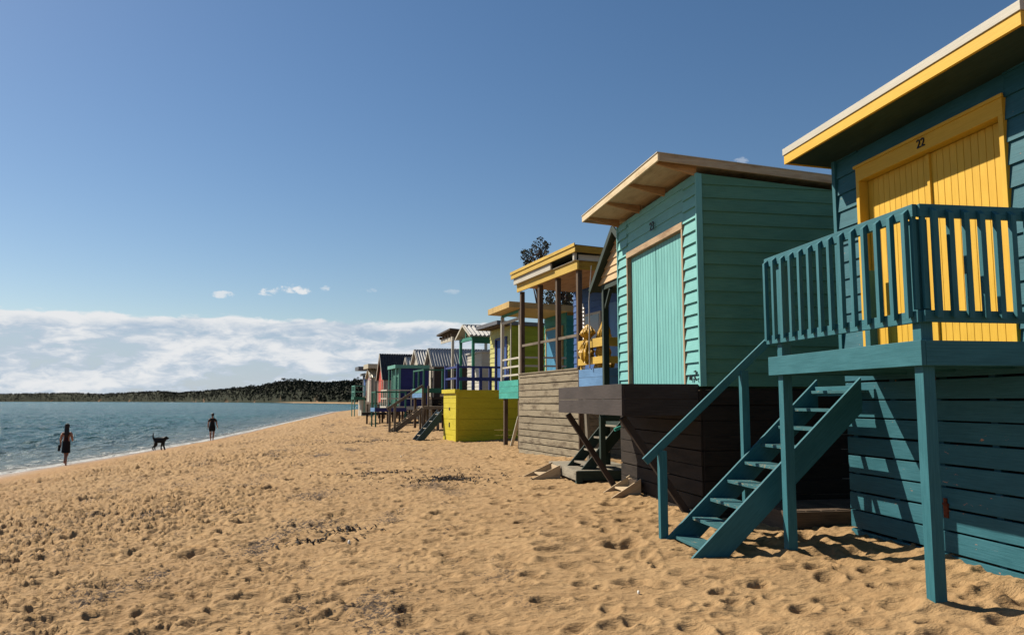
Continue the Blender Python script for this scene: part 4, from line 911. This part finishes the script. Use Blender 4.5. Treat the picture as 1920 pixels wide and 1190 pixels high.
# ================================================================= farther huts
def far(label, X, Y, rot, w, dep, fl, ev, ap, front, side, roof, trim, base='stumps', corr=True, door=None, base_m='brownpost', stripes=None, over=.15):
    h = thing('beach_hut', label, 'beach hut', (X, Y, ZB), rot, HG); f0 = Z(fl)
    if ap is not None: gable(h, -.15, dep + .1, -over, w + over, Z(ev), Z(ap), M[roof], M[trim], corr, .14)
    else:
        mb = MB(); mb.box(-.3, dep + .1, -.12, w + .12, Z(ev), Z(ev) + .05); rf = mb.build('roof', M[roof], h)
        mb = MB(); mb.box(-.33, -.30, -.15, w + .15, Z(ev) - .12, Z(ev) + .12); mb.box(-.30, dep, -.15, -.12, Z(ev) - .12, Z(ev) + .12); mb.build('fascia', M[trim], rf)
    mb = MB(); clap(mb, (0, 0), (0, w), f0, Z(ev) - .02, (-1, 0))
    if ap is not None: mb.poly([(.0, 0, Z(ev) - .02), (.0, w, Z(ev) - .02), (.0, w / 2, Z(ap) - .12)], (.03, 0, 0), (0, 1, 0))
    mb.build('wall', M[front], h)
    mb = MB(); clap(mb, (0, 0), (dep, 0), f0, Z(ev) - .02, (0, -1)); m2 = MB(); clap(m2, (0, w), (dep, w), f0, Z(ev) - .02, (0, 1)); m2.build('side_wall', M[side], h); sw = mb.build('side_wall', M[side], h)
    if stripes:
        mb = MB(); n = int(dep / .3)
        for i in range(n): mb.box(i * .3 + .05, i * .3 + .17, -.05, -.036, f0 + .02, Z(ev) - .05, (0, 0, 1))
        mb.build('stripes', M[stripes], sw)
    for y in (-.03, w - .06): one(h, 'corner_board', M[trim], -.06, .03, y, y + .09, f0, Z(ev), sub=sw)
    if door:
        mb = MB(); boards_v(mb, -.06, w * .28, w * .72, f0 + .05, min(Z(ev) - .1, f0 + 2.0), 6); mb.build('door', M[door], h)
        mb = MB(); mb.box(-.075, -.03, w * .28 - .08, w * .28 - .003, f0, min(Z(ev) - .08, f0 + 2.05)); mb.box(-.075, -.03, w * .72 + .003, w * .72 + .08, f0, min(Z(ev) - .08, f0 + 2.05)); mb.build('door_frame', M[trim], h)
    mb = MB(); mb.box(-.05, dep, -.02, w + .02, f0 - .16, f0 - .002); mb.build('floor_frame', M[base_m], h)
    if base == 'stumps':
        for x in (.0, dep * .33, dep * .66, dep - .15):
            for y in (0, w - .12): one(h, 'stump', M[base_m], x, x + .12, y, y + .12, Z(-2.0), f0 - .16)
    else:
        mb = MB(); slats(mb, (0, 0), (0, w), Z(-1.9), f0 - .17, (-1, 0)); slats(mb, (0, 0), (dep, 0), Z(-1.9), f0 - .17, (0, -1)); mb.build('base_wall', M[base], h)
    return h
def fdeck(h, x0, y0, w, fl, top, post, edge, edge2=None, side_len=None, mids=1, np_=3, balus=0, stump=None):
    f0 = Z(fl); L = side_len or -x0
    mb = MB(); mb.box(x0, x0 + L, y0, y0 + w, f0 - .06, f0); dk = mb.build('deck', M[stump or post], h)
    one(h, 'edge_beam', M[edge], x0 - .04, x0, y0 - .03, y0 + w, f0 - .24, f0 + .01, sub=dk); one(h, 'edge_beam', M[edge2 or post], x0, x0 + L, y0 - .04, y0 - .002, f0 - .24, f0 + .01, sub=dk)
    mb = MB()
    for k in range(mids + 1):
        z = f0 + (Z(top) - f0) * (k + 1) / (mids + 1); mb.box(x0, x0 + .05, y0, y0 + w, z - .08, z); mb.box(x0 + .05, x0 + L, y0, y0 + .05, z - .08, z)
    rl = mb.build('railing', M[post], h)
    for k in range(np_): y = y0 + (w - .09) * k / (np_ - 1); one(h, 'post', M[post], x0 + .002, x0 + .092, y + .002, y + .09, Z(-1.9) if stump is None else f0, Z(top) + .03, sub=rl)
    for k in range(1, np_): x = x0 + (L - .09) * k / (np_ - 1); one(h, 'post', M[post], x, x + .09, y0 + .004, y0 + .09, Z(-1.9) if stump is None else f0, Z(top) + .03, sub=rl)
    if stump:
        for (x, y) in ((x0 + .05, y0 + .05), (x0 + .05, y0 + w - .2), (x0 + L - .2, y0 + .05), (x0 + L * .5, y0 + .05)): one(h, 'stump', M[stump], x, x + .13, y, y + .13, Z(-2.0), f0 - .06)
    for k in range(balus):
        y = y0 + w * (k + .5) / balus; mb = MB(); mb.box(x0 + .01, x0 + .04, y, y + .05, f0, Z(top) - .05); mb.build('baluster', M[post], rl)
h = far('brown gabled hut with the widest striped corrugated roof behind the green railed deck', 3.44, 58, 10, 2.3, 5.2, .3, 2.5, 3.85, 'brown', 'brown', 'zinc', 'white', 'char', True, 'white')
h = thing('raised_deck', 'raised deck with green railing and mint front beam on brown stumps', 'deck', (2.04, 44.0, ZB), 10)
fdeck(h, 0, 0, 2.67, .70, 1.76, 'green', 'ltgreen', 'green', 2.2, 0, 3, 0, 'brownpost')
mb = MB(); mb.box(-.05, 0, .05, 2.6, Z(.2), Z(.45)); mb.build('blue_board', M['sky'], h)
mb = MB(); mb.beam((.2, .1, Z(-.2)), (1.8, .1, Z(-1.4)), .05, .16, (0, 1, 0)); mb.build('brace', M['brownpost'], h)
far('narrow brown gabled hut left of the widest striped roof', 2.55, 61, 10, 2.55, 3.6, .3, 2.75, 3.95, 'white', 'brown', 'zinc', 'white', 'char', True, 'brown')
far('light blue fronted hut under the smallest corrugated gable', 1.9, 64, 10, 2.0, 3.2, .2, 2.35, 3.5, 'cyan', 'sky', 'zinc', 'white', 'char', True, 'sky')
h = far('navy blue flat roofed hut with mint fascia and white posts', .95, 56, 10, 2.7, 2.1, -.35, 2.4, None, 'green', 'navy', 'zinc', 'ltgreen', 'stumps', True, 'green')
for (x, y) in ((-.28, 0), (-.28, 2.6), (.0, -.06)): one(h, 'post', M['ltgreen'], x, x + .08, y, y + .08, Z(-.35), Z(2.35))
fdeck(h, -.9, -.2, 2.4, -.35, .80, 'white', 'white', 'white', 2.6, 1, 4, 0, 'brownpost')
far('hut with a steep charcoal roof, orange red front and pink striped side', -.12, 66, 10, 2.7, 4.6, -.1, 1.75, 3.9, 'red', 'white', 'zincd', 'white', 'stumps', True, 'red', stripes='pink')
h = far('cream boxy hut with flat capped corrugated roof between charcoal roof and last hut', -1.25, 73, 10, 2.4, 3.0, -.1, 2.1, 3.0, 'pink', 'white', 'creamzinc', 'white', 'stumps', True, 'white', stripes='gpaint')
mb = MB(); mb.box(-.35, 3.2, -.2, 2.6, Z(2.95), Z(3.35)); mb.build('roof_box', M['creamzinc'], h)
h = far('farthest grey hut with dark roof and crimson towel on its deck', -1.75, 79, 10, 2.6, 3.0, .5, 2.6, None, 'gpaint', 'navy', 'zincd', 'gpaint', 'stumps', True, 'blue')
mb = MB(); mb.box(-.9, 1.5, -.2, 2.2, Z(3.0), Z(3.35)); mb.build('roof_box', M['roofgrey'], h)
fdeck(h, -1.3, -.6, 2.0, .40, 1.5, 'ltgreen', 'green', 'green', 1.0, 1, 2, 5)
mb = MB(); mb.box(-.2, .3, -.65, -.60, Z(.35), Z(1.0)); mb.build('towel', M['crimson'], h)
mb = MB(); mb.box(-.6, .6, -.5, 1.5, Z(-1.7), Z(.1)); mb.build('store_box', M['white'], h)
h = thing('raised_deck', 'small landing with dark green posts and sky blue beam near the far huts', 'deck', (-.62, 51.5, ZB), 10)
fdeck(h, 0, 0, 1.6, -.42, .62, 'green', 'sky', 'navy', 2.0, 0, 2, 4)
# dark plank bench sticking out by the last huts
mb = MB(); mb.box(0, 2.3, 0, 1.0, .55, .70); mb.box(.3, .42, .1, .25, -.3, .55); mb.box(1.9, 2.0, .1, .25, -.3, .55); mb.box(1.2, 1.3, .7, .8, -.3, .55)
tag(mb.build('plank_bench', M['char'], None, loc=(-1.6, 57, GH(-1.5, 57) + .15)), 'dark plank bench on posts jutting seaward below the farthest huts', 'bench')
# brown stair and landing
h = thing('landing_stairs', 'brown timber stairs with sloping handrail climbing to a plank landing', 'staircase', (.2, 42.0, ZB), 6)
s_ = stairs(h, 0, 1.75, 0, 1.0, Z(-1.62), Z(-.28), 6, M['greypost'], M['pale'], .24)
for (x, zz) in ((-.02, -.3), (.25, -.15)): one(h, 'newel_post', M['greypost'], x, x + .12, -.1, .0, Z(-1.8), Z(zz), sub=s_)
mb = MB(); mb.beam((-.1, -.05, Z(-.42)), (1.75, -.05, Z(.82)), .06, .14); mb.build('handrail', M['greypost'], s_, .004)
one(h, 'landing', M['greypost'], 1.76, 3.8, -.1, 1.6, Z(-.42), Z(-.26))
for (x, y) in ((1.7, -.1), (2.05, .6), (2.5, -.08), (3.4, -.08), (1.8, 1.4)): one(h, 'stump', M['greypost'], x, x + .13, y, y + .13, Z(-1.8), Z(-.43))
for x in (1.7, 2.0): one(h, 'post', M['greypost'], x, x + .09, -.1, 0, Z(-.26), Z(.8))
mb = MB(); mb.beam((2.2, .0, Z(-.5)), (2.4, .0, Z(-1.7)), .05, .09); mb.build('prop', M['pale'], h)

# ---------------------------------------------------------------- seaweed left on the sand
def weed(label, px, py, w, l, n, seed):
    u = (px - 960) / 1493; vv = (595 - py) / 1493; fw = math.cos(R(6)) - math.sin(R(6)) * vv; up = math.sin(R(6)) + math.cos(R(6)) * vv; t = 1.75 / -up
    X = u * t * math.cos(R(9)) + fw * t * math.sin(R(9)); Y = fw * t * math.cos(R(9)) - u * t * math.sin(R(9))
    rg = random.Random(seed); mb = MB()
    for i in range(n):
        k_ = 1 if rg.random() < .6 else 2.6; x = rg.gauss(0, w * .4) * k_; y = rg.gauss(0, l * .3) * k_; a = rg.uniform(0, 6.28); L = rg.uniform(.03, .10); z = float(ground(np.array([X + x]), np.array([Y + y]))[0]) + rg.uniform(0, .03)
        c_, s_ = math.cos(a) * L, math.sin(a) * L; p = Vector((x, y, z)); q = Vector((x + c_, y + s_, float(ground(np.array([X + x + c_]), np.array([Y + y + s_]))[0]) + rg.uniform(0, .04))); m_ = (p + q) / 2 + Vector((0, 0, rg.uniform(.0, .03)))
        for a_, b_ in ((p, m_), (m_, q)): mb.beam(a_, b_, rg.uniform(.012, .03), .006)
    z0 = GH(X, Y); 
    for k in range(len(mb.v)): mb.v[k].z -= z0
    tag(mb.build('seaweed', M['weed'], None, loc=(X, Y, z0)), label, 'seaweed', 'dark seaweed heaps on the sand', 'stuff')
M['weed'] = plain('dry_seaweed', (.035, .024, .018), .8, 0, .4, 20)
weed('largest heap of black seaweed left of the grey platform', 835, 908, .7, 1.0, 330, 1)
weed('thin drift of dark weed just left of the largest seaweed heap', 722, 893, 1.3, .5, 130, 2)
weed('small tangle of dark weed in the middle of the beach', 655, 1000, .22, .3, 45, 3)
weed('low dark weed streak on the near left sand', 590, 1020, .4, .18, 35, 4)
weed('weed drift on the far sand below the brown stairs', 680, 830, 2.2, 1.5, 200, 5)

M['shell'] = plain('bleached_shell', (.95, .92, .85), .5)
for (px, py, lab_) in ((1197, 1108, 'small white shell on edge in the near right sand'), (655, 1003, 'small white shell beside the middle weed tangle'), (752, 852, 'tiny white shell far up the sand left of the grey platform')):
    u = (px - 960) / 1493; vv = (595 - py) / 1493; fw = math.cos(R(6)) - math.sin(R(6)) * vv; up = math.sin(R(6)) + math.cos(R(6)) * vv; t = 1.6 / -up
    X = u * t * math.cos(R(9)) + fw * t * math.sin(R(9)); Y = fw * t * math.cos(R(9)) - u * t * math.sin(R(9)); mb = MB(); sz = .02 if py > 1050 else .035
    mb.grid(lambda a, c_: (sz * .5 * math.sin(c_ * math.pi) * math.cos(a * 6.283), sz * math.sin(c_ * math.pi) * math.sin(a * 6.283) * (1 + .08 * math.sin(a * 60)), sz * 1.5 * (1 - math.cos(c_ * math.pi)) * .6), 24, 8)
    tag(mb.build('shell', M['shell'], None, smooth=True, loc=(X, Y, float(ground(np.array([X]), np.array([Y]))[0]) - .004)), lab_, 'shell', 'white shells on the sand')

# ---------------------------------------------------------------- people and dog
def skin(name, nodes, edges, mat, parent, sub=2, root_i=0, loc=None):
    me = bpy.data.meshes.new(name); me.from_pydata([n[0] for n in nodes], edges, []); me.materials.append(mat)
    o = bpy.data.objects.new(name, me); COL.objects.link(o)
    md = o.modifiers.new('skin', 'SKIN'); md.use_smooth_shade = True; md.branch_smoothing = .6
    sv = me.skin_vertices[0].data if me.skin_vertices else None
    if sv is None:
        bm = bmesh.new(); bm.from_mesh(me); bm.verts.layers.skin.verify(); bm.to_mesh(me); bm.free(); sv = me.skin_vertices[0].data
    for i, n in enumerate(nodes):
        r = n[1]; sv[i].radius = (r, r) if not isinstance(r, tuple) else r; sv[i].use_root = (i == root_i)
    s2 = o.modifiers.new('sub', 'SUBSURF'); s2.levels = sub; s2.render_levels = sub
    if parent: o.parent = parent
    if loc: o.location = loc
    return o
M['skin'] = plain('tanned_skin', s2l(185, 130, 100), .6); M['hair'] = plain('dark_hair', (.012, .009, .008), .5); M['blackcloth'] = plain('black_cloth', (.012, .012, .014), .9)
M['marooncloth'] = plain('dark_maroon_cloth', (.04, .012, .012), .9); M['fur'] = plain('black_fur', (.010, .009, .008), .6)
def figure(root, H, L, A, female=False, head_fwd=.0):
    """nodes for a whole body. L = per leg (knee x,y,z, ankle x,y,z); A = per arm (elbow, wrist)"""
    s = H / 1.75; N = []; E = []
    def add(p, r, par=None):
        N.append((tuple(c * s for c in p), tuple(x * s for x in r) if isinstance(r, tuple) else r * s)); i = len(N) - 1
        if par is not None: E.append((par, i))
        return i
    hipw, shw = (.095, .155) if female else (.09, .185)
    pel = add((0, 0, .95), (.165, .12)); wa = add((0, .01, 1.10), (.145 if not female else .12, .10), pel); ch = add((0, .01, 1.30), (.18 if not female else .14, .12), wa); nb = add((0, 0, 1.45), (.07, .06), ch)
    nk = add((0, .01 + head_fwd * .3, 1.52), .048, nb); hd = add((0, .02 + head_fwd, 1.62), (.092, .108), nk); tp = add((0, .02 + head_fwd, 1.69), (.08, .095), hd)
    add((0, .125 + head_fwd, 1.615), .013, hd)
    for sx, (k, a) in zip((-1, 1), L):
        hp = add((sx * hipw, 0, .88), .092, pel); kn = add(k, .064, hp); cf = add(tuple(k[i] * .65 + a[i] * .35 + (0, -.012, 0)[i] for i in range(3)), .064, kn); an = add(a, .036, cf)
        hl = add((a[0], a[1] - .03, max(.035, a[2] - .05)), .033, an); add((a[0] + sx * .015, a[1] + .15, max(.025, a[2] - .07)), .028, hl)
    for sx, (el_, wr) in zip((-1, 1), A):
        sh = add((sx * shw, 0, 1.38), .068, ch); e = add(el_, .048, sh); w_ = add(wr, .033, e)
        dv = Vector(wr) - Vector(el_); dv.normalize(); pm = add(tuple(Vector(wr) + dv * .06), (.034, .018), w_)
        for q in range(4):
            fp = Vector(wr) + dv * .10 + Vector((0, (q - 1.5) * .02, 0)); i1 = add(tuple(fp), .0085, pm); add(tuple(fp + dv * (.045 + .012 * (q in (1, 2))) + Vector((-sx * .012, 0, 0))), .0075, i1)
        add(tuple(Vector(wr) + dv * .07 + Vector((0, .05, 0))), .009, pm)
    return N, E
def ball(c, r, root):
    mb = MB()
    def fn(u, v):
        a = u * 2 * math.pi; t = v * math.pi; w = 1 + .03 * math.sin(a * 9 + v * 5)
        # fuller at the back, hairline lifted in front
        return (c[0] + r[0] * math.sin(t) * math.cos(a) * w, c[1] + r[1] * math.sin(t) * math.sin(a) * w - .012, c[2] + r[2] * math.cos(t) * (1 if v < .5 else .65 + .35 * (math.sin(a) < .2)))
    mb.grid(fn, 24, 14); return mb.build('hair', M['hair'], root, smooth=True)
def person(label, X, Y, rz, H, L, A, female, cloth):
    root = thing('person', label, 'person', (X, Y, float(ground(np.array([X]), np.array([Y]))[0]) - .01), rz); s = H / 1.75
    N, E = figure(root, H, L, A, female, .05 if not female else .0); skin('body', N, E, M['skin'], root, 2)
    def sc_(p, r): return (tuple(c * s for c in p), tuple(x * s for x in r) if isinstance(r, tuple) else r * s)
    hf = .05 if not female else 0
    # top with sleeves
    shw = .155 if female else .185
    T = [sc_((0, .01, 1.10), (.19, .14) if not female else (.14, .12)), sc_((0, .01, 1.29), (.215, .15) if not female else (.165, .13)), sc_((0, 0, 1.43), (.13, .10)), sc_((0, .01, .82), (.20, .14) if not female else (.17, .135))]; TE = [(0, 1), (1, 2), (0, 3)]
    for sx, (el_, wr) in zip((-1, 1), A):
        T.append(sc_((sx * shw, 0, 1.37), .088)); e = Vector((sx * shw, 0, 1.41)).lerp(Vector(el_), .75 if not female else .3); T.append(sc_(tuple(e), .075 if not female else .06)); k = len(T); TE += [(1, k - 2), (k - 2, k - 1)]
    skin('shirt', T, TE, M[cloth[0]], root, 2)
    if female:
        mb = MB()
        def fn(u, v):
            a = u * 2 * math.pi; r = .15 + .012 * v + .010 * math.sin(a * 7 + v * 2) * v; return (math.cos(a) * r * s, math.sin(a) * r * .82 * s, (1.04 - .50 * v) * s)
        mb.grid(fn, 28, 8); mb.build('skirt', M[cloth[1]], root, smooth=True)
        mb = MB(); mb.box(-.30 * s, -.22 * s, -.07, .07, .62 * s, .88 * s); mb.build('shoulder_bag', M['blackcloth'], root, .02)
        T = [sc_((0, -.02, 1.67), (.08, .08)), sc_((0, -.02, 1.70), (.06, .06)), sc_((0, -.055, 1.56), (.105, .065)), sc_((.01, -.09, 1.44), (.105, .045)), sc_((.02, -.11, 1.30), (.085, .035)), sc_((.02, -.115, 1.20), (.05, .02))]
        skin('hair', T, [(0, 1), (0, 2), (2, 3), (3, 4), (4, 5)], M['hair'], root, 2); ball((0, 0, 1.655 * s), (.098 * s, .115 * s, .12 * s), root)
    else:
        P_ = [sc_((0, 0, .96), (.185, .135))]; PE = []
        for sx, (k, a) in zip((-1, 1), L):
            P_.append(sc_((sx * .095, 0, .86), .122)); e = Vector((sx * .09, 0, .88)).lerp(Vector(k), .78); P_.append(sc_(tuple(e), .112)); n = len(P_); PE += [(0, n - 2), (n - 2, n - 1)]
        skin('shorts', P_, PE, M[cloth[1]], root, 2)
        ball((0, -.005 + hf, 1.665 * s), (.092 * s, .108 * s, .105 * s), root)
    return root
person('woman with long dark hair in a black dress walking away along the water edge', -12.75, 35.1, 8, 1.68,
       [((-.04, .14, .50), (.02, .02, .09)), ((.04, .02, .48), (.02, -.30, .20))], [((-.215, -.04, 1.12), (-.22, .06, .90)), ((.225, -.05, 1.13), (.19, .17, 1.06))], True, ('marooncloth', 'blackcloth'))
person('man in dark shirt and shorts walking away along the wet sand', -11.25, 55.5, 12, 1.80,
       [((-.09, .08, .50), (-.06, .02, .09)), ((.09, .05, .49), (.07, -.12, .12))], [((-.235, -.02, 1.12), (-.25, .05, .86)), ((.25, -.04, 1.12), (.31, .02, .87))], False, ('blackcloth', 'blackcloth'))
def dog():
    X, Y = -11.35, 43.3; z = float(ground(np.array([X]), np.array([Y]))[0]); root = thing('dog', 'black dog with raised tail standing on the wet sand between the walkers', 'dog', (X, Y, z), 22)
    root.scale = (.92, .92, .95)
    # local +x is where the dog faces
    N = []; E = []
    def add(p, r, par=None):
        N.append((p, r)); i = len(N) - 1
        if par is not None: E.append((par, i))
        return i
    b0 = add((0, 0, .55), (.15, .165)); ch = add((.20, 0, .54), (.16, .20), b0); nk = add((.29, 0, .65), (.13, .14), ch); hd = add((.38, 0, .70), (.12, .12), nk); mz = add((.48, 0, .645), (.07, .066), hd); add((.53, 0, .63), (.045, .04), mz)
    for sy in (-1, 1): add((.36, sy * .095, .73), .03, hd)
    hp = add((-.20, 0, .56), (.145, .15), b0); t0 = add((-.29, 0, .66), .05, hp); t1 = add((-.31, 0, .80), .036, t0); add((-.30, 0, .97), .022, t1)
    for sy, fx, rx in ((-1, .05, -.04), (1, -.05, .08)):
        s1 = add((.22, sy * .10, .40), .085, ch); e1 = add((.20 + fx, sy * .105, .26), .052, s1); w1 = add((.22 + fx * 1.5, sy * .105, .10), .038, e1); add((.26 + fx * 1.5, sy * .105, .03), .038, w1)
        h1 = add((-.20, sy * .095, .43), .105, hp); k1 = add((-.14 + rx, sy * .105, .32), .066, h1); ho = add((-.27 + rx, sy * .105, .19), .040, k1); p1 = add((-.25 + rx, sy * .105, .07), .035, ho); add((-.21 + rx, sy * .105, .03), .036, p1)
    skin('body', N, E, M['fur'], root, 2)
    for sy in (-1, 1):
        mb = MB(); mb.poly([(.33, sy * .10, .76), (.41, sy * .10, .75), (.38, sy * .125, .64)], (0, sy * .012, 0)); mb.build('ear', M['fur'], root)
dog()
# tiny far walker on the bay's far beach
def tiny():
    p = at(662, 752, 330); X, Y = p.x, p.y
    person('distant walker in dark clothes, a tiny figure on the sand across the bay', X, Y, 0, 1.7, [((-.09, .08, .50), (-.06, .02, .09)), ((.09, .05, .49), (.07, -.12, .12))], [((-.235, -.02, 1.12), (-.25, .05, .86)), ((.25, -.04, 1.12), (.31, .02, .87))], False, ('blackcloth', 'blackcloth'))
